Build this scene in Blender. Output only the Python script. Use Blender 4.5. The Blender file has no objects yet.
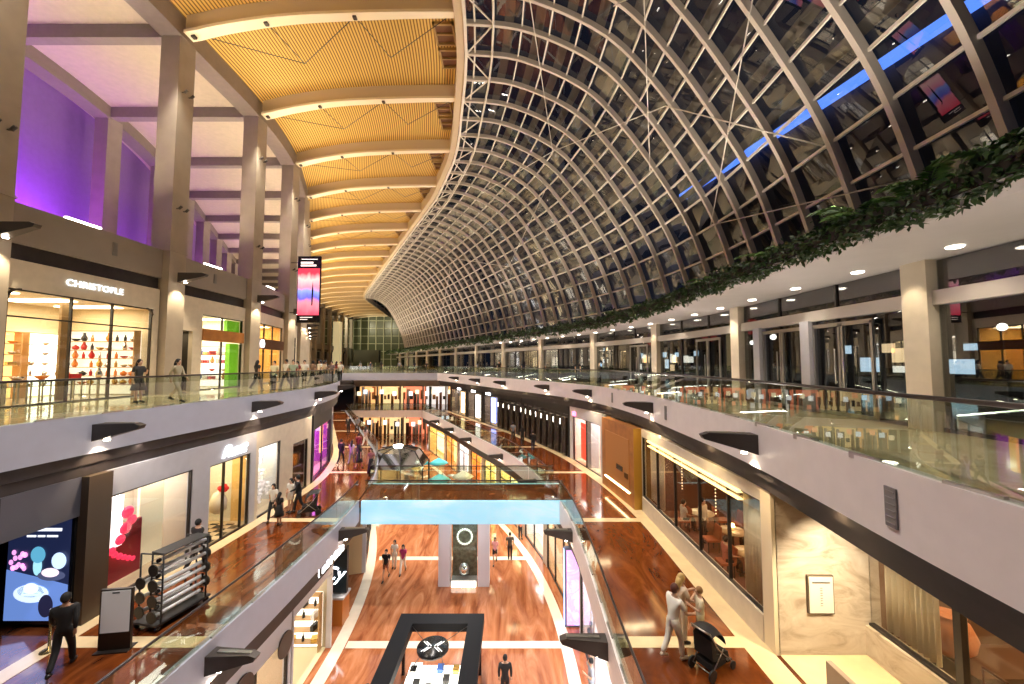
import bpy, math, random
from mathutils import Vector, Matrix
R = math.radians
random.seed(7)
SC = bpy.context.scene
COL = SC.collection

# ---------------------------------------------------------------- helpers
def interp(tab, y):
    if y <= tab[0][0]: return tab[0][1]
    for (a, va), (b, vb) in zip(tab, tab[1:]):
        if y <= b:
            t = (y-a)/(b-a)
            return va+(vb-va)*t
    return tab[-1][1]
def smooth_tab(tab):
    def f(y):
        return (interp(tab, y-1.5)+interp(tab, y-.75)+interp(tab, y)+interp(tab, y+.75)+interp(tab, y+1.5))/5
    return f
def axis(y):
    if y <= 16: return 0.0
    if y <= 34: return -(y-16)**2/68.0
    if y <= 95: return -4.765-.53*(y-34)
    t = min(y, 110)-95
    return -37.095-.53*t+.38*t*t/30-.15*max(0, y-110)
def line(tab):
    f = smooth_tab(tab)
    return lambda y: axis(y)+f(y)
R1 = line([(-6, 4.9), (4, 5.14), (6.4, 5.55), (10.4, 6.1), (17, 6.2), (25, 6.5), (31, 6.2), (38, 5.9), (110, 5.9)])
L1 = line([(-6, -12.1), (14, -11.85), (20, -11.5), (24, -11.0), (35, -10.3), (57, -9.3), (110, -9.3)])
VL = line([(-6, -8.0), (9, -7.9), (12, -7.7), (20, -7.7), (30, -7.4), (110, -7.0)])
VR = line([(-6, 2.4), (9, 2.5), (14, 2.7), (20, 2.75), (26, 2.8), (38, 3.3), (50, 4.2), (110, 4.4)])
CO = line([(-6, -17.15), (20, -17.1), (25.4, -16.2), (31, -15.3), (38, -14.4), (110, -13.6)])
RID = line([(-6, -2.3), (18, -2.3), (26, -2.1), (32, -1.1), (40, 0), (110, 1.2)])
FOOT = line([(-6, 10.8), (20, 11.7), (60, 12.2), (110, 12.2)])
OUT = line([(-6, -26.6), (20, -26.3), (110, -26.0)])
def head(f, y):
    d = (f(y+.3)-f(y-.3))/.6
    return math.atan2(-d, 1)          # rotation about z of a frame whose y runs along the line
def off(f, y, dn):
    a = head(f, y)
    return (f(y)+dn*math.cos(a), y+dn*math.sin(a))

def tag(o, label=None, cat=None, group=None, kind=None):
    if label: o['label'] = label
    if cat: o['category'] = cat
    if group: o['group'] = group
    if kind: o['kind'] = kind
    return o
ORD = 'nearest second third fourth fifth sixth seventh eighth ninth tenth eleventh twelfth thirteenth fourteenth fifteenth sixteenth seventeenth eighteenth nineteenth twentieth'.split()
def nth(i): return ORD[i] if i == 0 else ORD[i]+' nearest'
def empty(name, loc=(0, 0, 0), rz=0, label=None, cat=None, group=None, kind=None):
    o = bpy.data.objects.new(name, None); COL.objects.link(o)
    o.location = loc; o.rotation_euler = (0, 0, rz); o.empty_display_size = .2
    return tag(o, label, cat, group, kind)
def copy_tree(o, parent=None):
    c = o.copy(); COL.objects.link(c)
    if parent: c.parent = parent
    for ch in o.children: copy_tree(ch, c)
    return c

class MB:
    def __init__(s): s.v = []; s.f = []; s.uv = {}; s.sm = set()
    def add(s, vs, fs, smooth=False):
        b = len(s.v); s.v += [tuple(v) for v in vs]
        for f in fs:
            if smooth: s.sm.add(len(s.f))
            s.f.append(tuple(b+i for i in f))
        return s
    def box(s, x0, x1, y0, y1, z0, z1):
        vs = [(x, y, z) for x in (x0, x1) for y in (y0, y1) for z in (z0, z1)]
        return s.add(vs, [(0, 1, 3, 2), (4, 6, 7, 5), (0, 4, 5, 1), (2, 3, 7, 6), (0, 2, 6, 4), (1, 5, 7, 3)])
    def bar(s, a, b, w, h=None, up=(0, 0, 1)):
        h = h or w; a = Vector(a); b = Vector(b); d = (b-a).normalized(); u = Vector(up)
        if abs(d.dot(u)) > .98: u = Vector((1, 0, 0))
        r = d.cross(u).normalized()*(w/2); u = r.cross(d).normalized()*(h/2)
        vs = [p+i*r+j*u for p in (a, b) for i, j in ((-1, -1), (1, -1), (1, 1), (-1, 1))]
        return s.add(vs, [(3, 2, 1, 0), (4, 5, 6, 7), (0, 1, 5, 4), (1, 2, 6, 5), (2, 3, 7, 6), (3, 0, 4, 7)])
    def tube(s, pts, r, n=8, caps=True):
        pts = [Vector(p) for p in pts]; rs = r if isinstance(r, (list, tuple)) else [r]*len(pts)
        vs = []; fs = []; ref = None
        for i, p in enumerate(pts):
            d = (pts[min(i+1, len(pts)-1)]-pts[max(i-1, 0)]).normalized()
            if ref is None: ref = Vector((0, 0, 1)) if abs(d.z) < .9 else Vector((1, 0, 0))
            x = d.cross(ref).normalized(); y = x.cross(d).normalized()
            for k in range(n):
                a = 2*math.pi*k/n; vs.append(p+(x*math.cos(a)+y*math.sin(a))*rs[i])
        for i in range(len(pts)-1):
            for k in range(n):
                fs.append((i*n+k, i*n+(k+1) % n, (i+1)*n+(k+1) % n, (i+1)*n+k))
        s.add(vs, fs, True)
        if caps:
            b = len(s.v)-len(vs)
            s.f.append(tuple(b+k for k in range(n))[::-1]); s.f.append(tuple(b+(len(pts)-1)*n+k for k in range(n)))
        return s
    def lathe(s, prof, n=20, c=(0, 0, 0)):
        vs = [(c[0]+r*math.cos(2*math.pi*k/n), c[1]+r*math.sin(2*math.pi*k/n), c[2]+z) for r, z in prof for k in range(n)]
        fs = [(i*n+k, i*n+(k+1) % n, (i+1)*n+(k+1) % n, (i+1)*n+k) for i in range(len(prof)-1) for k in range(n)]
        b = len(s.v); s.add(vs, fs, True)
        s.f.append(tuple(b+k for k in range(n))[::-1]); s.f.append(tuple(b+(len(prof)-1)*n+k for k in range(n)))
        return s
    def disc_y(s, c, r, t, n=24):            # a disc whose axis is y
        s.tube([(c[0], c[1]-t/2, c[2]), (c[0], c[1]+t/2, c[2])], r, n); return s
    def ball(s, c, r, sx=1, sy=1, sz=1, n=10, m=7):
        pr = [(math.sin(math.pi*(i+.02)/(m+.04)), -math.cos(math.pi*(i+.02)/(m+.04))) for i in range(m+1)]
        vs = [(c[0]+r*sx*q*math.cos(2*math.pi*k/n), c[1]+r*sy*q*math.sin(2*math.pi*k/n), c[2]+r*sz*z) for q, z in pr for k in range(n)]
        fs = [(i*n+k, i*n+(k+1) % n, (i+1)*n+(k+1) % n, (i+1)*n+k) for i in range(m) for k in range(n)]
        return s.add(vs, fs, True)
    def prism(s, poly, axis_, a, b):         # poly of 2D points, extruded along an axis from a to b
        def P(p, t): return {'x': (t, p[0], p[1]), 'y': (p[0], t, p[1]), 'z': (p[0], p[1], t)}[axis_]
        n = len(poly); vs = [P(p, a) for p in poly]+[P(p, b) for p in poly]
        return s.add(vs, [tuple(range(n))[::-1], tuple(range(n, 2*n))]+[(i, (i+1) % n, n+(i+1) % n, n+i) for i in range(n)])
    def sweep(s, fn, prof, y0, y1, step=1.0, closed=True):
        n = max(1, int(round((y1-y0)/step))); vs = []; m = len(prof)
        base = len(s.f)
        for i in range(n+1):
            y = y0+(y1-y0)*i/n
            for dn, z in prof:
                x, yy = off(fn, y, dn); vs.append((x, yy, z))
        fs = []
        for i in range(n):
            for k in range(m if closed else m-1):
                fs.append((i*m+k, i*m+(k+1) % m, (i+1)*m+(k+1) % m, (i+1)*m+k))
                s.uv[base+len(fs)-1] = [(prof[k][0], i*step), (prof[(k+1) % m][0], i*step), (prof[(k+1) % m][0], (i+1)*step), (prof[k][0], (i+1)*step)]
        s.add(vs, fs)
        if closed:
            b = len(s.v)-len(vs)
            s.f.append(tuple(b+k for k in range(m))[::-1]); s.f.append(tuple(b+n*m+k for k in range(m)))
        return s
    def mesh(s, name):
        me = bpy.data.meshes.new(name); me.from_pydata(s.v, [], s.f); me.validate(verbose=False)
        if s.uv and len(me.polygons) == len(s.f):
            l = me.uv_layers.new(name='UVMap')
            for i, u in s.uv.items():
                p = me.polygons[i]
                for li, q in zip(p.loop_indices, u): l.data[li].uv = q
        if s.sm and len(me.polygons) == len(s.f):
            for i in s.sm: me.polygons[i].use_smooth = True
        me.update(); return me
    def build(s, name, m, parent=None, loc=None, rz=None, recalc=True):
        me = s.mesh(name)
        if recalc and not s.uv:
            import bmesh
            bm = bmesh.new(); bm.from_mesh(me); bmesh.ops.recalc_face_normals(bm, faces=bm.faces); bm.to_mesh(me); bm.free()
        me.materials.append(m)
        o = bpy.data.objects.new(name, me); COL.objects.link(o)
        if parent: o.parent = parent
        if loc: o.location = loc
        if rz: o.rotation_euler = (0, 0, rz)
        return o

# ---------------------------------------------------------------- materials
MATS = {}
def mat(name, col, rough=.5, metal=0., emit=0., ecol=None, noise=0., nscale=3., spec=.5, coat=0.):
    if name in MATS: return MATS[name]
    m = bpy.data.materials.new(name); m.use_nodes = True; nt = m.node_tree; b = nt.nodes['Principled BSDF']
    c = (*col, 1)
    b.inputs['Base Color'].default_value = c; b.inputs['Roughness'].default_value = rough
    b.inputs['Metallic'].default_value = metal; b.inputs['Specular IOR Level'].default_value = spec
    b.inputs['Coat Weight'].default_value = coat; b.inputs['Coat Roughness'].default_value = .05
    if emit:
        b.inputs['Emission Color'].default_value = (*(ecol or col), 1); b.inputs['Emission Strength'].default_value = emit
    if noise:
        n = nt.nodes.new('ShaderNodeTexNoise'); n.inputs['Scale'].default_value = nscale; n.inputs['Detail'].default_value = 4
        tc = nt.nodes.new('ShaderNodeTexCoord'); nt.links.new(tc.outputs['Object'], n.inputs['Vector'])
        r = nt.nodes.new('ShaderNodeValToRGB')
        r.color_ramp.elements[0].position = .3; r.color_ramp.elements[1].position = .7
        r.color_ramp.elements[0].color = (*[max(0, x*(1-noise)) for x in col], 1)
        r.color_ramp.elements[1].color = (*[min(1, x*(1+noise)) for x in col], 1)
        nt.links.new(n.outputs['Fac'], r.inputs['Fac']); nt.links.new(r.outputs['Color'], b.inputs['Base Color'])
    MATS[name] = m; return m
def marble(name, stops, scale=(1, 1, 1), rot=0., dist=3., rough=.12, wscale=.6, wave=True):
    m = bpy.data.materials.new(name); m.use_nodes = True; nt = m.node_tree; b = nt.nodes['Principled BSDF']
    tc = nt.nodes.new('ShaderNodeTexCoord'); mp = nt.nodes.new('ShaderNodeMapping')
    mp.inputs['Rotation'].default_value = (0, 0, rot); mp.inputs['Scale'].default_value = scale
    nt.links.new(tc.outputs['Object'], mp.inputs['Vector'])
    n = nt.nodes.new('ShaderNodeTexNoise'); n.inputs['Scale'].default_value = wscale; n.inputs['Detail'].default_value = 7
    n.inputs['Roughness'].default_value = .62; n.inputs['Distortion'].default_value = dist
    nt.links.new(mp.outputs['Vector'], n.inputs['Vector'])
    r = nt.nodes.new('ShaderNodeValToRGB'); e = r.color_ramp.elements
    e[0].position = stops[0][0]; e[0].color = (*stops[0][1], 1); e[1].position = stops[-1][0]; e[1].color = (*stops[-1][1], 1)
    for p, c in stops[1:-1]:
        x = e.new(p); x.color = (*c, 1)
    nt.links.new(n.outputs['Fac'], r.inputs['Fac']); nt.links.new(r.outputs['Color'], b.inputs['Base Color'])
    b.inputs['Roughness'].default_value = rough; b.inputs['Specular IOR Level'].default_value = .6
    return m
def glass(name, tint, refl=.08, edge=.6, rough=0.0):
    m = bpy.data.materials.new(name); m.use_nodes = True; nt = m.node_tree
    for n in list(nt.nodes): nt.nodes.remove(n)
    out = nt.nodes.new('ShaderNodeOutputMaterial'); mx = nt.nodes.new('ShaderNodeMixShader')
    t = nt.nodes.new('ShaderNodeBsdfTransparent'); t.inputs['Color'].default_value = (*tint, 1)
    g = nt.nodes.new('ShaderNodeBsdfGlossy'); g.inputs['Roughness'].default_value = rough
    lw = nt.nodes.new('ShaderNodeLayerWeight'); lw.inputs['Blend'].default_value = .5
    pw = nt.nodes.new('ShaderNodeMath'); pw.operation = 'POWER'; pw.inputs[1].default_value = 3
    mr = nt.nodes.new('ShaderNodeMapRange'); mr.inputs['To Min'].default_value = refl; mr.inputs['To Max'].default_value = edge
    nt.links.new(lw.outputs['Facing'], pw.inputs[0]); nt.links.new(pw.outputs[0], mr.inputs['Value'])
    nt.links.new(mr.outputs[0], mx.inputs['Fac']); nt.links.new(t.outputs[0], mx.inputs[1]); nt.links.new(g.outputs[0], mx.inputs[2])
    nt.links.new(mx.outputs[0], out.inputs['Surface']); return m
def slats_mat():
    m = bpy.data.materials.new('timber slats'); m.use_nodes = True; nt = m.node_tree; b = nt.nodes['Principled BSDF']
    uv = nt.nodes.new('ShaderNodeUVMap'); sp = nt.nodes.new('ShaderNodeSeparateXYZ'); nt.links.new(uv.outputs[0], sp.inputs[0])
    mu = nt.nodes.new('ShaderNodeMath'); mu.operation = 'MULTIPLY'; mu.inputs[1].default_value = 2*math.pi/.17
    si = nt.nodes.new('ShaderNodeMath'); si.operation = 'SINE'
    nt.links.new(sp.outputs['X'], mu.inputs[0]); nt.links.new(mu.outputs[0], si.inputs[0])
    mr = nt.nodes.new('ShaderNodeMapRange'); mr.inputs['From Min'].default_value = -1; mr.inputs['From Max'].default_value = 1
    nt.links.new(si.outputs[0], mr.inputs['Value'])
    r = nt.nodes.new('ShaderNodeValToRGB'); r.color_ramp.elements[0].color = (.16, .08, .012, 1); r.color_ramp.elements[1].color = (.72, .46, .12, 1)
    r.color_ramp.elements[0].position = .12; r.color_ramp.elements[1].position = .5
    nt.links.new(mr.outputs[0], r.inputs['Fac']); nt.links.new(r.outputs[0], b.inputs['Base Color'])
    b.inputs['Roughness'].default_value = .6
    return m

M = {
 'white': mat('white plaster', (.62, .60, .62), .6, noise=.04, nscale=1.5),
 'fascia_l': mat('pale grey metal fascia', (.46, .48, .58), .35, noise=.03),
 'fascia_r': mat('warm white fascia', (.80, .745, .74), .4, noise=.03),
 'dark': mat('dark bronze bulkhead', (.035, .028, .028), .45, noise=.2),
 'dark2': mat('charcoal', (.02, .02, .022), .5),
 'black': mat('black gloss', (.01, .01, .012), .25),
 'parapet': mat('taupe parapet', (.30, .265, .235), .65, noise=.05, nscale=1.2),
 'conc': mat('beige column', (.42, .36, .29), .65, noise=.08, nscale=1.2),
 'beam': mat('grey brown beam', (.30, .25, .215), .6, noise=.05),
 'panel': mat('roof panel white', (.62, .53, .40), .7, noise=.05),
 'rafter': mat('cream roof beam', (.62, .5, .34), .5),
 'rafter_lit': mat('lit-tone flange', (.93, .82, .62), .45),  # paler than the web: light on the lower flange is put into its colour
 'rib': mat('warm grey painted steel', (.66, .60, .53), .4),
 'steel': mat('white steel', (.85, .80, .72), .35),
 'rail': mat('dark handrail', (.06, .05, .05), .3, .6),
 'railm': mat('brushed steel', (.5, .48, .45), .28, .9),
 'frame': mat('dark window frame', (.025, .02, .018), .4),
 'cream': mat('cream stone wall', (.66, .58, .46), .45, noise=.06),
 'grey': mat('grey wall', (.50, .50, .55), .5, noise=.04),
 'band': mat('cream stone band', (.80, .62, .36), .18, noise=.08, nscale=2),
 'wood': mat('polished timber', (.42, .17, .045), .35, noise=.2, nscale=2),
 'bracket': mat('bracket grey', (.055, .045, .04), .4),
 'lamp': mat('lamp face', (1, .95, .85), emit=30, ecol=(1, .86, .66)),
 'lampc': mat('lamp face soft', (1, .95, .85), emit=9, ecol=(1, .9, .75)),
 'batten': mat('led batten', (1, 1, 1), emit=12, ecol=(1, .93, .82)),
 'purple': mat('purple-lit wall tone', (.36, .22, .50), .8, noise=.04),  # purple of the wash lights is partly put into the wall colour
 'leaf': mat('planter leaves', (.028, .07, .014), .45, noise=.5, nscale=4),
 'leaf2': mat('palm leaves', (.13, .27, .06), .4, noise=.4, nscale=4),
 'soil': mat('soil', (.02, .015, .01), .9),
}
M['floor1'] = marble('gallery marble', [(.2, (.55, .43, .25)), (.5, (.75, .62, .40)), (.8, (.85, .76, .58))], rough=.07, wscale=.8)
M['floorb1'] = marble('brown marble', [(.25, (.05, .010, .003)), (.5, (.15, .036, .008)), (.75, (.27, .078, .018))], (1, .35, 1), .5, 2, .10, 1.0)
M['floorb2'] = marble('amber marble', [(.25, (.13, .035, .015)), (.42, (.34, .105, .04)), (.6, (.52, .20, .09)), (.78, (.66, .33, .20))], (1.6, .32, 1), 1.05, 1.5, .09, .8)
M['bandw'] = mat('pale stone band', (.86, .76, .62), .12, noise=.05)
M['marblew'] = marble('veined limestone', [(.3, (.40, .31, .22)), (.5, (.62, .52, .40)), (.7, (.72, .64, .52))], (1, 1, 2.5), .6, 1.5, .25, .9)
M['slats'] = slats_mat()
M['glass'] = glass('clear glass', (.93, .96, .93), .05, .5)
M['rail_glass'] = glass('balustrade glass', (.80, .86, .80), .10, .62)
M['shop_glass'] = glass('shop glass', (.97, .97, .96), .04, .45)
M['vault_glass'] = glass('night glass', (.50, .51, .52), .10, .75)
M['wall_glass'] = glass('entrance glass', (.55, .57, .56), .16, .6)
M['mirror'] = mat('mirror', (.75, .8, .85), .08, 1.)

def emit(name, col, s): return mat(name, col, .5, emit=s, ecol=col)
def light(name, kind, loc, power, col=(1, .85, .65), size=.1, rot=None, target=None, spot=None, blend=.6, sy=None):
    d = bpy.data.lights.new(name, kind); d.energy = power; d.color = col
    if kind == 'AREA':
        d.size = size
        if sy: d.shape = 'RECTANGLE'; d.size_y = sy
    else: d.shadow_soft_size = size
    if kind == 'SPOT': d.spot_size = R(spot or 90); d.spot_blend = blend
    o = bpy.data.objects.new(name, d); COL.objects.link(o); o.location = loc
    if target is not None:
        o.rotation_euler = (Vector(target)-Vector(loc)).to_track_quat('-Z', 'Y').to_euler()
    elif rot: o.rotation_euler = rot
    return o

# ---------------------------------------------------------------- camera, world
cd = bpy.data.cameras.new('camera'); cam = bpy.data.objects.new('camera', cd); COL.objects.link(cam)
cam.location = (0, 0, 1.5); cam.rotation_euler = (R(90)+math.atan(21/385), 0, 0)
cd.sensor_width = 36; cd.lens = 385/1024*36; cd.clip_start = .05; cd.clip_end = 600
SC.camera = cam
w = bpy.data.worlds.new('night'); SC.world = w; w.use_nodes = True
w.node_tree.nodes['Background'].inputs[0].default_value = (.10, .13, .24, 1)
w.node_tree.nodes['Background'].inputs[1].default_value = .10
SC.view_settings.view_transform = 'Standard'; SC.view_settings.look = 'None'
SC.view_settings.gamma = 1; SC.view_settings.use_curve_mapping = False
SC.view_settings.exposure = 0.24
SC.cycles.max_bounces = 7; SC.cycles.diffuse_bounces = 3; SC.cycles.glossy_bounces = 4
SC.cycles.transparent_max_bounces = 24; SC.cycles.caustics_reflective = False; SC.cycles.caustics_refractive = False
SC.cycles.sample_clamp_indirect = 6; SC.cycles.blur_glossy = .5

YN, YF, YE = -4, 104, 150
ZB1, ZB2 = -5.7, -11.2
def struct(name, mb, m, parent=None):
    o = mb.build(name, m, parent)
    if not parent: tag(o, kind='structure')
    return o
def ribbon(mb, fa, fb, z0, z1, y0, y1, step=1.0):
    n = max(1, int(round((y1-y0)/step))); vs = []
    for i in range(n+1):
        y = y0+(y1-y0)*i/n
        vs += [(fa(y), y, z0), (fb(y), y, z0), (fb(y), y, z1), (fa(y), y, z1)]
    fs = [(0, 1, 2, 3), (4*n+3, 4*n+2, 4*n+1, 4*n)]
    for i in range(n):
        for k in range(4):
            fs.append((4*i+k, 4*i+4+k, 4*i+4+(k+1) % 4, 4*i+(k+1) % 4))
    return mb.add(vs, fs)
def ax(n): return lambda y: axis(y)+n
def plus(f, d): return lambda y: f(y)+d
SW = plus(CO, .15)                                   # upper shop wall, left
RW = line([(-6, 6.5), (19, 6.5), (25, 6.7), (30, 7.2), (40, 8.2), (110, 8.3)])
LW = line([(-6, -12.15), (14, -11.9), (20, -11.65), (24, -11.1), (35, -10.8), (57, -10.2), (110, -10.2)])

# ---- floors
struct('floor', ribbon(MB(), ax(-13), ax(10), ZB2-.3, ZB2, 2, YF), M['floorb2'])
f2 = MB(); f3 = MB()
for y in (10.4, 18.1, 25.8, 33.5, 41.2, 48.9, 56.6):
    ribbon(f2, plus(VL, .3), plus(VR, -.3), ZB2+.001, ZB2+.008, y-.22, y+.22, .22)
ribbon(f2, ax(-8.0), ax(-7.45), ZB2+.001, ZB2+.009, 4, 60); ribbon(f2, ax(2.25), ax(2.75), ZB2+.001, ZB2+.009, 4, 60)
struct('trim_1', f2, M['bandw'])
mb = MB()
ribbon(mb, lambda y: LW(y)-6, plus(VL, -.1), ZB1-.35, ZB1, YN, 59, .5); ribbon(mb, plus(VR, .1), lambda y: RW(y)+8, ZB1-.35, ZB1, YN, 59, .5)
ribbon(mb, VL, VR, ZB1-.35, ZB1, 20.54, 23.4, .95)
ribbon(mb, lambda y: LW(y)-6, lambda y: RW(y)+8, ZB1-.35, ZB1, 59, YF)
struct('floor', mb, M['floorb1'])
mb = MB()
for y in (2.6, 10.35, 18.1, 25.8, 33.5, 41.2, 48.9, 56.6):
    ribbon(mb, VR, RW, ZB1+.002, ZB1+.009, y-.2, y+.2, .2); ribbon(mb, LW, VL, ZB1+.002, ZB1+.009, y-.2, y+.2, .2)
ribbon(mb, lambda y: RW(y)-.62, RW, ZB1+.002, ZB1+.01, YN, 59); ribbon(mb, LW, lambda y: LW(y)+.5, ZB1+.002, ZB1+.01, YN, 59)
struct('trim_2', mb, M['band'])
mb = MB()
ribbon(mb, lambda y: SW(y)-8, plus(L1, -.1), -.35, 0, YN, 57); ribbon(mb, plus(R1, .1), ax(24), -.35, 0, YN, 57)
ribbon(mb, lambda y: SW(y)-8, ax(24), -.35, 0, 57, YE)
struct('floor', mb, M['floor1'])
# ---- edge fascias, upper gallery
P = [(0, .02), (.22, .02), (.22, -1.05), (0, -1.05)]
struct('trim_3', MB().sweep(R1, P, YN, 57), M['fascia_r'])
struct('trim_4', MB().sweep(L1, [(0, .02), (0, -1.05), (-.22, -1.05), (-.22, .02)], YN, 57), M['fascia_l'])
mb = MB(); mb.sweep(R1, [(.22, -1.0), (1.9, -1.0), (1.9, -1.72), (.42, -1.72), (.42, -1.38), (.22, -1.34)], YN, 57)
mb.sweep(L1, [(-.1, -1.0), (-.1, -1.36), (-.16, -1.38), (-.16, -1.72), (-1.9, -1.72), (-1.9, -1.0)], YN, 57)
struct('trim_5', mb, M['dark'])
mb = MB().box(-30, -5, 56.9, 57.1, -1.05, .02); struct('trim_6', mb, M['fascia_l'])
# ---- edge fascias, middle gallery
mb = MB().sweep(VL, [(0, ZB1+.02), (0, ZB1-1.05), (-.2, ZB1-1.05), (-.2, ZB1+.02)], YN, 20.6)
mb.sweep(VL, [(0, ZB1+.02), (0, ZB1-1.05), (-.2, ZB1-1.05), (-.2, ZB1+.02)], 23.3, 59)
struct('trim_7', mb, M['fascia_l'])
mb = MB().sweep(VR, [(0, ZB1+.02), (.2, ZB1+.02), (.2, ZB1-1.05), (0, ZB1-1.05)], YN, 20.6)
mb.sweep(VR, [(0, ZB1+.02), (.2, ZB1+.02), (.2, ZB1-1.05), (0, ZB1-1.05)], 23.3, 59)
struct('trim_8', mb, M['fascia_r'])
mb = MB().sweep(VL, [(-.2, ZB1-1), (-.2, ZB1-1.7), (-1.5, ZB1-1.7), (-1.5, ZB1-1)], YN, 59)
mb.sweep(VR, [(.2, ZB1-1), (1.5, ZB1-1), (1.5, ZB1-1.7), (.2, ZB1-1.7)], YN, 59)
struct('trim_9', mb, M['dark'])
# bridge over the lower hall: its front is a softly glowing pale blue screen
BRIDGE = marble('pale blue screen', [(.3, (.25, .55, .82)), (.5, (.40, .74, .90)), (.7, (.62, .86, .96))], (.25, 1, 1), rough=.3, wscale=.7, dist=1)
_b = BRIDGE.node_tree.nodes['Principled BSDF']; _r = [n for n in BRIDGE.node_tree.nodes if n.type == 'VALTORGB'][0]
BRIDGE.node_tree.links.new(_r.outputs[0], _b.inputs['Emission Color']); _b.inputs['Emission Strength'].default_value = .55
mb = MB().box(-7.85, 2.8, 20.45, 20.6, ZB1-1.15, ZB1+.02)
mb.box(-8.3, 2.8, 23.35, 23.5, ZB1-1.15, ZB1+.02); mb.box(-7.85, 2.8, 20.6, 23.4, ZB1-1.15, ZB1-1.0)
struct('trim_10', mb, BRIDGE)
mb = MB().box(-26, -13, 58.9, 59.1, ZB1-1.05, ZB1+.02); struct('trim_11', mb, M['fascia_r'])
# ---- upper left: parapet, slot, terrace
struct('trim_12', MB().sweep(SW, [(0, 7.0), (0, 5.62), (-.3, 5.62), (-.3, 7.0)], YN, YE), M['parapet'])
struct('trim_13', MB().sweep(SW, [(-.18, 5.64), (-.18, 5.0), (-.6, 5.0), (-.6, 5.64)], YN, YE), M['dark'])
struct('floor', ribbon(MB(), lambda y: OUT(y)-2, lambda y: SW(y)-.2, 6.3, 6.6, YN, YE), M['conc'])
struct('wall_left', ribbon(MB(), lambda y: OUT(y)-1.9, lambda y: OUT(y)-1.6, 6.6, 18.7, YN, YE), M['purple'])
struct('ceiling', ribbon(MB(), lambda y: OUT(y)-2, lambda y: CO(y)+.4, 18.7, 18.9, YN, YE), M['panel'])
YC = [-.5+6.35*k for k in range(0, 24)]; YC[1] = 4.9; YC[2] = 11.65             # column rows
mb = MB().sweep(CO, [(-.55, 18.0), (.55, 18.0), (.62, 19.3), (-.55, 19.3)], YN, YE)
mb.sweep(OUT, [(-.5, 17.9), (.5, 17.9), (.5, 18.7), (-.5, 18.7)], YN, YE)
for y in YC: mb.box(OUT(y), CO(y), y+.1, y+.6, 18.0, 18.7)
struct('trim_14', mb, M['beam'])
for i, y in enumerate(YC):
    if y < 1: continue
    x = CO(y); o = MB()
    o.box(x-.48, x+.48, y, y+.95, 0, 18.02); o.box(x-.53, x+.53, y-.05, y+1, 7.0, 7.08)
    struct('column', o, M['conc'])
    x = OUT(y); struct('column', MB().box(x-.45, x+.45, y+.0, y+.95, 6.6, 18.0), M['conc'])

# ---- timber ceiling with its arched beams
ZB = [(0, 17.95), (.07, 18.25), (.16, 18.5), (.3, 18.82), (.42, 18.98), (.6, 19.1), (.8, 19.18), (1, 19.2)]
def cz(t): return (interp(ZB, t-.04)+interp(ZB, t)+interp(ZB, t+.04))/3
mb = MB(); NT = 16; n = int((YE-YN)/1.0)
for i in range(n+1):
    y = YN+i
    for k in range(NT+1):
        t = k/NT; a, b = CO(y)+.5, RID(y); mb.v.append((a+(b-a)*t, y, cz(t)+.95))
for i in range(n):
    for k in range(NT):
        a = i*(NT+1)+k; mb.f.append((a, a+NT+1, a+NT+2, a+1)); u0 = k/NT*13.8; u1 = (k+1)/NT*13.8
        mb.uv[len(mb.f)-1] = [(u0, i), (u0, i+1), (u1, i+1), (u1, i)]
ceil = struct('ceiling', mb, M['slats'])
for y in YC:
    y += .1
    up = MB(); lo = MB(); a, b = CO(y)+.8, RID(y)
    for k in range(24):
        t0, t1 = k/24, (k+1)/24; x0, x1 = a+(b-a)*t0, a+(b-a)*t1; z0, z1 = cz(t0), cz(t1)
        for mm, lo_, hi_, wd in ((up, .12, 1.0, .17), (lo, -.02, .14, .3)):
            if mm is lo: wd = .3-.12*t0
            vs = [(x, y+s*wd, z+h) for x, z in ((x0, z0), (x1, z1)) for h in (lo_, hi_) for s in (-1, 1)]
            mm.add(vs, [(0, 1, 3, 2), (4, 6, 7, 5), (0, 4, 5, 1), (2, 3, 7, 6), (0, 2, 6, 4), (1, 5, 7, 3)])
    o = empty('roof_beam', (0, 0, 0)); o['kind'] = 'structure'
    up.build('web', M['rafter'], o); lo.build('flange', M['rafter_lit'], o)
    if 5 < y < 60:                                  # tie rods under the ceiling
        r = MB(); g = lambda t, dy, dz=0: (a+(b-a)*t, y+dy, cz(t)+dz)
        r.tube([g(.02, 0, .1), g(.3, 3.1, .3)], .022, 5); r.tube([g(.3, 3.1, .3), g(.6, 0, 0)], .022, 5)
        r.tube([g(.3, 3.1, .3), g(.28, 0, 0)], .022, 5); r.tube([g(.6, 0, 0), g(.66, 3.1, .35)], .022, 5)
        r.tube([g(.66, 3.1, .35), g(.95, 0, 0)], .022, 5)
        for t in (.02, .28, .6): r.box(a+(b-a)*t-.09, a+(b-a)*t+.09, y-.1, y+.1, cz(t)-.12, cz(t))
        r.build('tie_rod', M['bracket'], o)
# hatches beside the ridge
for y in YC[2:12]:
    h = MB(); q = MB(); x1 = RID(y+3)-.55; z = cz(.95)+.93
    for j in (0, 1):
        y0 = y+1.5+j*1.75; x0 = x1-1.15
        h.box(x0, x0+.1, y0, y0+1.45, z-.16, z+.05); h.box(x1-.1, x1, y0, y0+1.45, z-.16, z+.05)
        h.box(x0, x1, y0, y0+.1, z-.16, z+.05); h.box(x0, x1, y0+1.35, y0+1.45, z-.16, z+.05); h.box(x0, x1, y0+.68, y0+.76, z-.14, z+.05)
        q.box(x0+.05, x1-.05, y0+.05, y0+1.4, z-.02, z+.06)
    o = struct('trim_15', h, mat('hatch frame', (.38, .24, .09), .5)); q.build('recess', mat('hatch recess', (.16, .07, .03), .6), o)

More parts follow.
